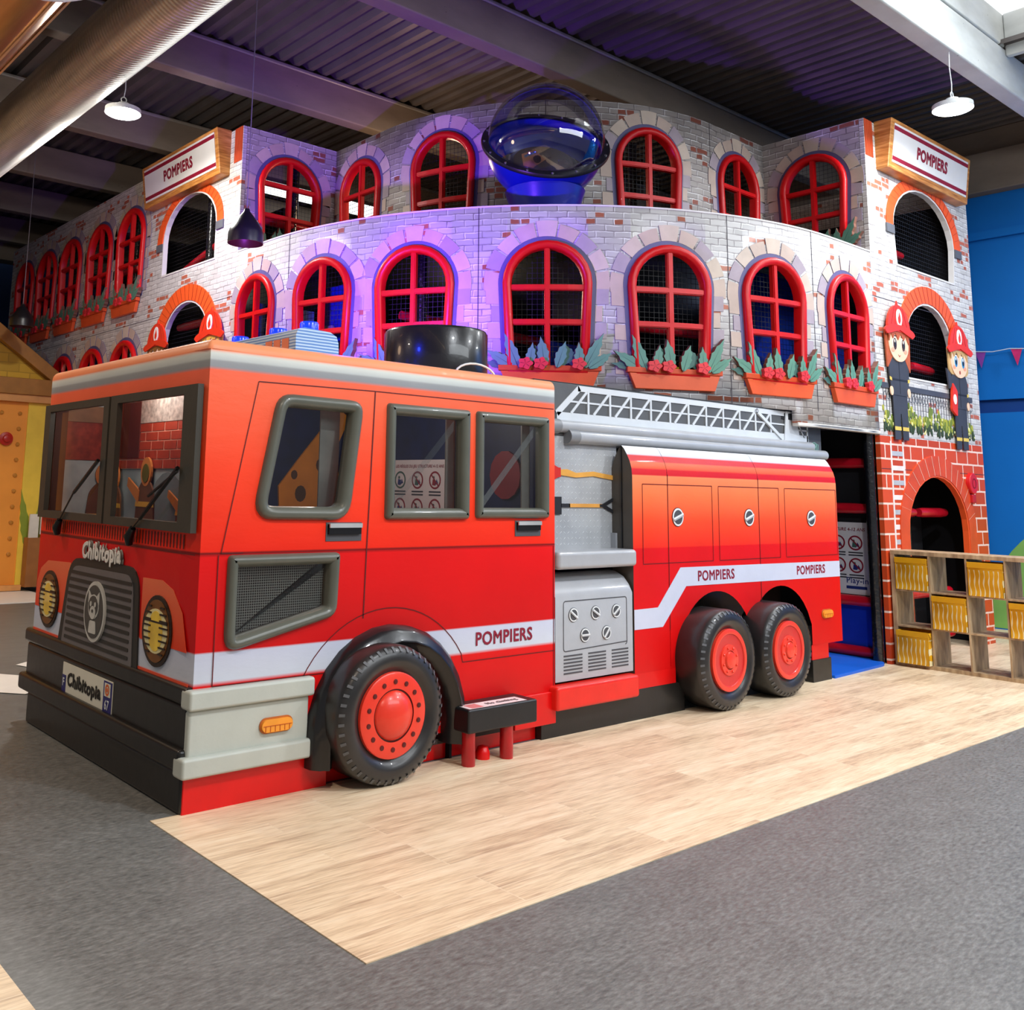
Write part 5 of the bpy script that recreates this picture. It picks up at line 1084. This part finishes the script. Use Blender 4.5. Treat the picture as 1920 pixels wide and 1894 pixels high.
# -- ladder board
m = MB(); m.prism([(2.80, 2.02), (6.955, 2.02), (6.955, 2.49), (2.80, 2.49)], PF, -.03, 0.0, 0, back=True); m.box(2.80, 6.9, .2, 4.2, 2.486, 2.492); m.box(6.82, 6.955, .2, .24, 0, 2.02) if False else None; lb = TK(m.build('ladder_board', M('board_grey', '#58595b', .5, var=.08)))
MLD = M('ladder_white', '#d3d7dc', .4, var=.04)
m = MB()
def stk(a, b, w, n=.008, mi=0):
    L = math.hypot(b[0] - a[0], b[1] - a[1]); px, pz = -(b[1] - a[1]) / L * w / 2, (b[0] - a[0]) / L * w / 2
    m.prism([(a[0] + px * -1, a[1] - pz), (b[0] - px, b[1] - pz), (b[0] + px, b[1] + pz), (a[0] + px, a[1] + pz)], PF, .001, n, mi)
stk((3.28, 2.455), (6.30, 2.455), .045); stk((3.04, 2.232), (6.70, 2.232), .06); stk((3.04, 2.25), (3.30, 2.46), .05); stk((3.16, 2.35), (6.27, 2.35), .014, .006)
x = 3.40
while x < 6.2: stk((x, 2.26), (x, 2.44), .022, .010); stk((x - .20, 2.26), (x - .01, 2.44), .022, .009); x += .262
m.prism([(6.24, 2.20), (6.53, 2.20), (6.45, 2.48), (6.28, 2.48)], PF, .008, .018); stk((6.45, 2.47), (6.69, 2.37), .022); stk((6.69, 2.38), (6.68, 2.20), .022); stk((6.52, 2.31), (6.69, 2.31), .016); stk((6.45, 2.47), (6.62, 2.24), .012); stk((5.77, 2.45), (6.2, 2.215), .03, .02); m.ring(ell(5.77, 2.45, .022, .022, 14), .008, [(0, .02), (1, .02)], PF, 1)
m.build('ladder', [MLD, MSILD], lb)
m = MB(); m.tube([(2.80, .185, 2.155), (6.72, .185, 2.155)], .048, 16, 0); m.tube([(2.79, .18, 2.152), (3.03, .18, 2.152)], .056, 16, 1); m.build('tube', [MSIL, M('tube_cap', '#84868a', .4)], lb, smooth=50)
m = MB(); m.tube([(3.13, .175, 2.08), (6.955, .175, 2.08)], .05, 16, 0); m.tube([(3.12, .172, 2.08), (3.23, .172, 2.08)], .056, 16, 1); m.build('tube', [MSIL, M('tube_cap2', '#84868a', .4)], lb, smooth=50)
m = MB()
for k in range(3):
    m.tube([(6.70 + .03 * k, .17, 2.13), (6.71 + .03 * k, .15, 2.20 - .01 * k), (6.74 + .03 * k, .15, 2.20 - .01 * k), (6.75 + .03 * k, .16, 2.13)], .004, 6)
m.build('cable_loop', M('cable_teal', '#8fc4b8', .4), lb)
# -- light bar on the cab roof
lb2 = MB(); e0, e1 = .34, 1.95
prof = [(.80, 2.46), (.80, 2.60), (.815, 2.64), (.86, 2.655), (1.06, 2.645), (1.11, 2.62), (1.125, 2.58), (1.13, 2.46)]
lb2.face([(x, e0, z) for x, z in prof], 0); lb2.face([(x, e1, z) for x, z in prof[::-1]], 0)
for (x0, z0), (x1, z1) in zip(prof, prof[1:]): lb2.face([(x0, e0, z0), (x0, e1, z0), (x1, e1, z1), (x1, e0, z1)], 0)
MBAR = NT('light_bar_print'); w_ = MBAR.add('ShaderNodeTexWave', wave_type='BANDS', bands_direction='Z'); w_.inputs['Scale'].default_value = 16; w_.inputs['Distortion'].default_value = .6; MBAR.lk(MBAR.obj(), w_.inputs[0]); MBAR.base(MBAR.ramp(w_.outputs[0], [(.2, hx('#4f86d0')), (.8, hx('#b8d8f4'))])); MBAR.set(.3); MBAR = MBAR.m
bar_ = TK(lb2.build('light_bar', MBAR, smooth=50))
m = MB()
for i in range(3): m.box(.796, .80, .42 + i * .10, .50 + i * .10, 2.50, 2.59)
m.build('orange_lens', M('lens_orange', '#e88a68', .35), bar_)
MBC = NT('beacon_blue'); MBC.b.inputs['Emission Color'].default_value = (.005, .03, 1, 1); MBC.b.inputs['Emission Strength'].default_value = 1.6; MBC.base(MBC.ramp(MBC.noise(MBC.obj(), 20), [(.3, hx('#0a20c0')), (.7, hx('#1840ff'))])); MBC.set(.2); MBC = MBC.m
for y in (.50, .88, 1.4):
    m = MB(); m.lathe([(.055, 2.645), (.055, 2.66), (.06, 2.66), (.062, 2.71), (.056, 2.722), (0, 2.726)], Matrix.Translation((1.0, y, .0)), 24); m.build('beacon', MBC, bar_, smooth=40)
# drum on the roof
dr = empty('roof_drum', (2.30, .74, 2.46), label='low black drum with a blue glow standing on the truck cab roof', cat='drum')
m = MB(); m.lathe([(.385, 0), (.39, .02), (.39, .355), (.375, .375), (0, .38)], None, 64); m.build('body', M('drum_black_vinyl', '#232325', .28, var=.1, coat=.4), dr, smooth=40)
m = MB(); m.tube([(.20 * math.cos(a), -.44 - .06 * math.sin(a) * 0, .0 + .10 * math.sin(a)) for a in [PI * i / 12 for i in range(13)]], .008, 8); m.build('cable', M('white_cable', '#e8e6e0', .5), dr, smooth=True)

# ================================================================ THE REST OF THE HALL
# entrance: mat and poster
m = MB(); m.prism(rpoly([(6.63, -.01), (7.86, .05), (8.05, .70), (6.63, .9)], [.01, .2, .05, .01]), lambda u, v, n: (u, v, n), 0, .03)
tag(m.build('floor_mat', M('mat_blue', '#0a5fd0', .45, var=.04), bevel=.008), 'bright blue floor mat in the dark entrance behind the truck', 'mat')
poster(lambda u, v, n: (7.95 - n, -u, v), -1.22, -.217, .66, 1.41, 'large white rules poster hanging in the dark entrance behind the truck', (-1.15, -.96, -.77, -.58, -.392), (1.195, .96), .078)
# cube shelf
MSHF = NT('shelf_oak'); _g = MSHF.obj(); MSHF.base(MSHF.ramp(MSHF.noise(MSHF.mapping(_g, (9, 9, 2.0)), 2, 5), [(.3, hx('#8d7254')), (.5, hx('#b39672')), (.7, hx('#cbb08a'))])); MSHF.set(.5); MSHF = MSHF.m
sh = empty('cube_shelf', (8.13, -.7, 0), label='light oak open cube shelf with twelve compartments standing right of the truck', cat='shelf')
X0, X1 = 7.94, 8.33; ys = [0.0, -.345, -.69, -1.035, -1.38]; zs = [0, .375, .74, 1.10]
m = MB(); m.box(X0, X1, -1.40, .03, 1.105, 1.145); child(m.build('top_board', MSHF, bevel=.002), sh)
m = MB(); m.box(X0, X1, -1.40, .03, 0.0, .04); child(m.build('bottom_board', MSHF, bevel=.002), sh)
for y, w in ((.01, .04), (-.345, .016), (-.69, .016), (-1.035, .016), (-1.38, .04)):
    m = MB(); m.box(X0 + .002, X1 - .002, y - w / 2, y + w / 2, .04, 1.105); child(m.build('upright', MSHF), sh)
for z in (.395, .75):
    m = MB(); m.box(X0 + .004, X1 - .004, -1.37, 0, z - .008, z + .008); child(m.build('shelf_board', MSHF), sh)
t = NT('bin_yellow_wave_print'); sp = t.add('ShaderNodeSeparateXYZ'); t.lk(t.obj(), sp.inputs[0])
w1 = t.math('SINE', t.math('MULTIPLY', sp.outputs[2], 38.0)); u_ = t.math('ADD', t.math('MULTIPLY', sp.outputs[1], 24.0), t.math('MULTIPLY', w1, .11)); fr_ = t.math('FRACT', t.math('ADD', u_, t.math('MULTIPLY', t.noise(t.obj(), 9, 1), .5)))
st_ = t.math('LESS_THAN', t.math('ABSOLUTE', t.math('SUBTRACT', fr_, .5)), t.math('ADD', .06, t.math('MULTIPLY', t.math('ADD', t.math('SINE', t.math('MULTIPLY', sp.outputs[2], 55.0)), 1.0), .05)))
st_ = t.math('MULTIPLY', st_, t.math('LESS_THAN', sp.outputs[2], .245)); t.base(t.mix(st_, t.ramp(t.noise(t.obj(), 5), [(.3, hx('#d9980a')), (.7, hx('#eeb21a'))]), hx('#f4e3b0'))); t.set(.5); t.bump(t.noise(t.obj(), 8), .3, .01); MBIN = t.m
def bin_(col, row, dx, label):
    y1 = ys[col] - .018; y0 = ys[col + 1] + .018; zb = [.042, .405, .76][row]
    root = empty('storage_bin', (X0 + .19 - dx, (y0 + y1) / 2, zb), label=label, cat='storage bin', group='yellow patterned bins in the cube shelf')
    w = (y1 - y0) / 2; m = MB(); x0, x1, h = -.19, .17, .315
    m.box(x0, x0 + .008, -w, w, 0, h); m.box(x1 - .008, x1, -w, w, 0, h); m.box(x0, x1, -w, -w + .008, 0, h); m.box(x0, x1, w - .008, w, 0, h); m.box(x0, x1, -w, w, 0, .01)
    m.build('body', MBIN, root, bevel=.004)
    m = MB(); m.box(x0 - .004, x0, -w - .002, w + .002, h - .05, h + .004); m.build('rim', M('bin_rim_yellow', '#dda012', .5), root, bevel=.002)
bin_(0, 2, .01, 'yellow patterned bin in the top left compartment of the cube shelf'); bin_(0, 0, .06, 'yellow patterned bin pulled out of the bottom left compartment'); bin_(1, 1, .02, 'yellow patterned bin in the middle row, second column of the cube shelf'); bin_(2, 2, .01, 'yellow patterned bin in the top row, third column of the cube shelf'); bin_(3, 1, .01, 'yellow patterned bin cut by the right edge of the photo')
# bench behind the shelf
MBN = M('bench_beech', '#c99a68', .5, var=.15); bn = empty('wooden_bench', (10.2, -.75, 0), label='low beech wooden bench behind the cube shelf', cat='bench')
m = MB(); m.box(9.7, 11.2, -.95, -.55, .40, .44); child(m.build('seat', MBN, bevel=.004), bn)
for x in (9.75, 11.08):
    m = MB(); m.box(x, x + .07, -.92, -.58, 0, .40); child(m.build('leg', MBN, bevel=.004), bn)
m = MB(); m.box(9.75, 11.1, -.77, -.73, .12, .19); child(m.build('stretcher', MBN), bn)
# toy house on the left edge
HF = lambda u, v, n: (u, 10.5 - n, v)
th = empty('toy_house', (.5, 10.6, 0), label='yellow and orange toy house with brown gable roof at the left edge', cat='toy house')
MHO = M('house_orange', '#ef9a3a', .55, var=.06, scale=2); MHY = M('house_yellow', '#f2cf4a', .55, var=.05); MHB = M('house_brown', '#a5702f', .5, var=.12); MHBD = M('house_brown_dark', '#8a5a28', .5, var=.1)
MYBR = brick_print('yellow_brick_print', .34, .14, .006, '#d2a62c', None, '#b08a22', wobble=.004)
m = MB(); m.box(-3.0, 2.42, 10.48, 10.62, .06, 2.86); child(m.build('front_wall', MHO), th)
m = MB(); m.box(2.42, 2.80, 10.46, 10.6, .06, 2.86); child(m.build('corner_wall', MHY), th)
m = MB(); P = [(2.75, 3.18), (-.25, 5.2), (-3.2, 3.18)]; m.prism(P, HF, -.05, 0); child(m.build('gable', MYBR), th)
m = MB()
for P in ([(2.84, 3.10), (2.84, 3.32), (-.2, 5.50), (-.2, 5.24)], [(-.25, 5.24), (-.25, 5.5), (-3.4, 3.32), (-3.4, 3.10)]): m.prism(P, HF, 0, .14, 0)
child(m.build('roof_beam', MHB, bevel=.01), th)
m = MB(); m.box(-3.3, 2.84, 10.34, 10.5, 2.95, 3.20); child(m.build('eaves_beam', MHB, bevel=.01), th)
m = MB(); m.box(-3.2, 2.82, 10.38, 10.5, 2.84, 2.95); m.box(-3.0, 2.50, 10.40, 10.48, .02, .10); child(m.build('moulding', M('house_moulding', '#d99a5a', .5, var=.1)), th)
m = MB()
for i in range(10):
    z = .55 + i * .235; m.lathe([(.03, 0), (.03, .02), (.018, .028), (0, .028)], Matrix.Translation((2.30 + .0 * i, 10.48, z)) @ Matrix.Rotation(PI / 2, 4, 'X'), 14)
for i in range(1, 8): m.lathe([(.03, 0), (.03, .02), (.018, .028), (0, .028)], Matrix.Translation((2.30 - .27 * i, 10.48, 2.665)) @ Matrix.Rotation(PI / 2, 4, 'X'), 14)
child(m.build('bolts', M('bolt_ochre', '#c4822e', .4)), th)
m = MB(); m.lathe([(.10, 0), (.10, .04), (.06, .05), (.05, .09), (0, .10)], Matrix.Translation((2.12, 10.48, 2.27)) @ Matrix.Rotation(PI / 2, 4, 'X'), 24); child(m.build('red_knob', M('knob_red', '#b8281c', .3, coat=.4), smooth=40), th)
m = MB()
for (x, z, a, L) in ((2.62, .55, 80, 1.3), (2.58, .55, 100, .9), (2.66, .5, 62, .9)):
    m.prism(leaf(x, z, a, L, .08, 5), lambda u, v, n: (u, 10.46 - n, v), 0, .006)
child(m.build('painted_leaves', M('painted_leaf_green', '#8a9a34', .6)), th)
m = MB(); m.box(2.52, 2.66, 10.30, 10.33, .80, 1.15); m.box(2.68, 2.80, 10.28, 10.31, .85, 1.25); 
nb = empty('leaflet_rack', (2.66, 10.3, .5), label='small rack of papers beside the toy house corner', cat='rack')
child(m.build('leaflet', M('leaflet_paper', '#d8d4cc', .5, var=.1)), nb)
m = MB(); m.box(2.50, 2.82, 10.24, 10.44, .08, .80); child(m.build('cabinet', M('rack_brown', '#9a6436', .5, var=.1)), nb)
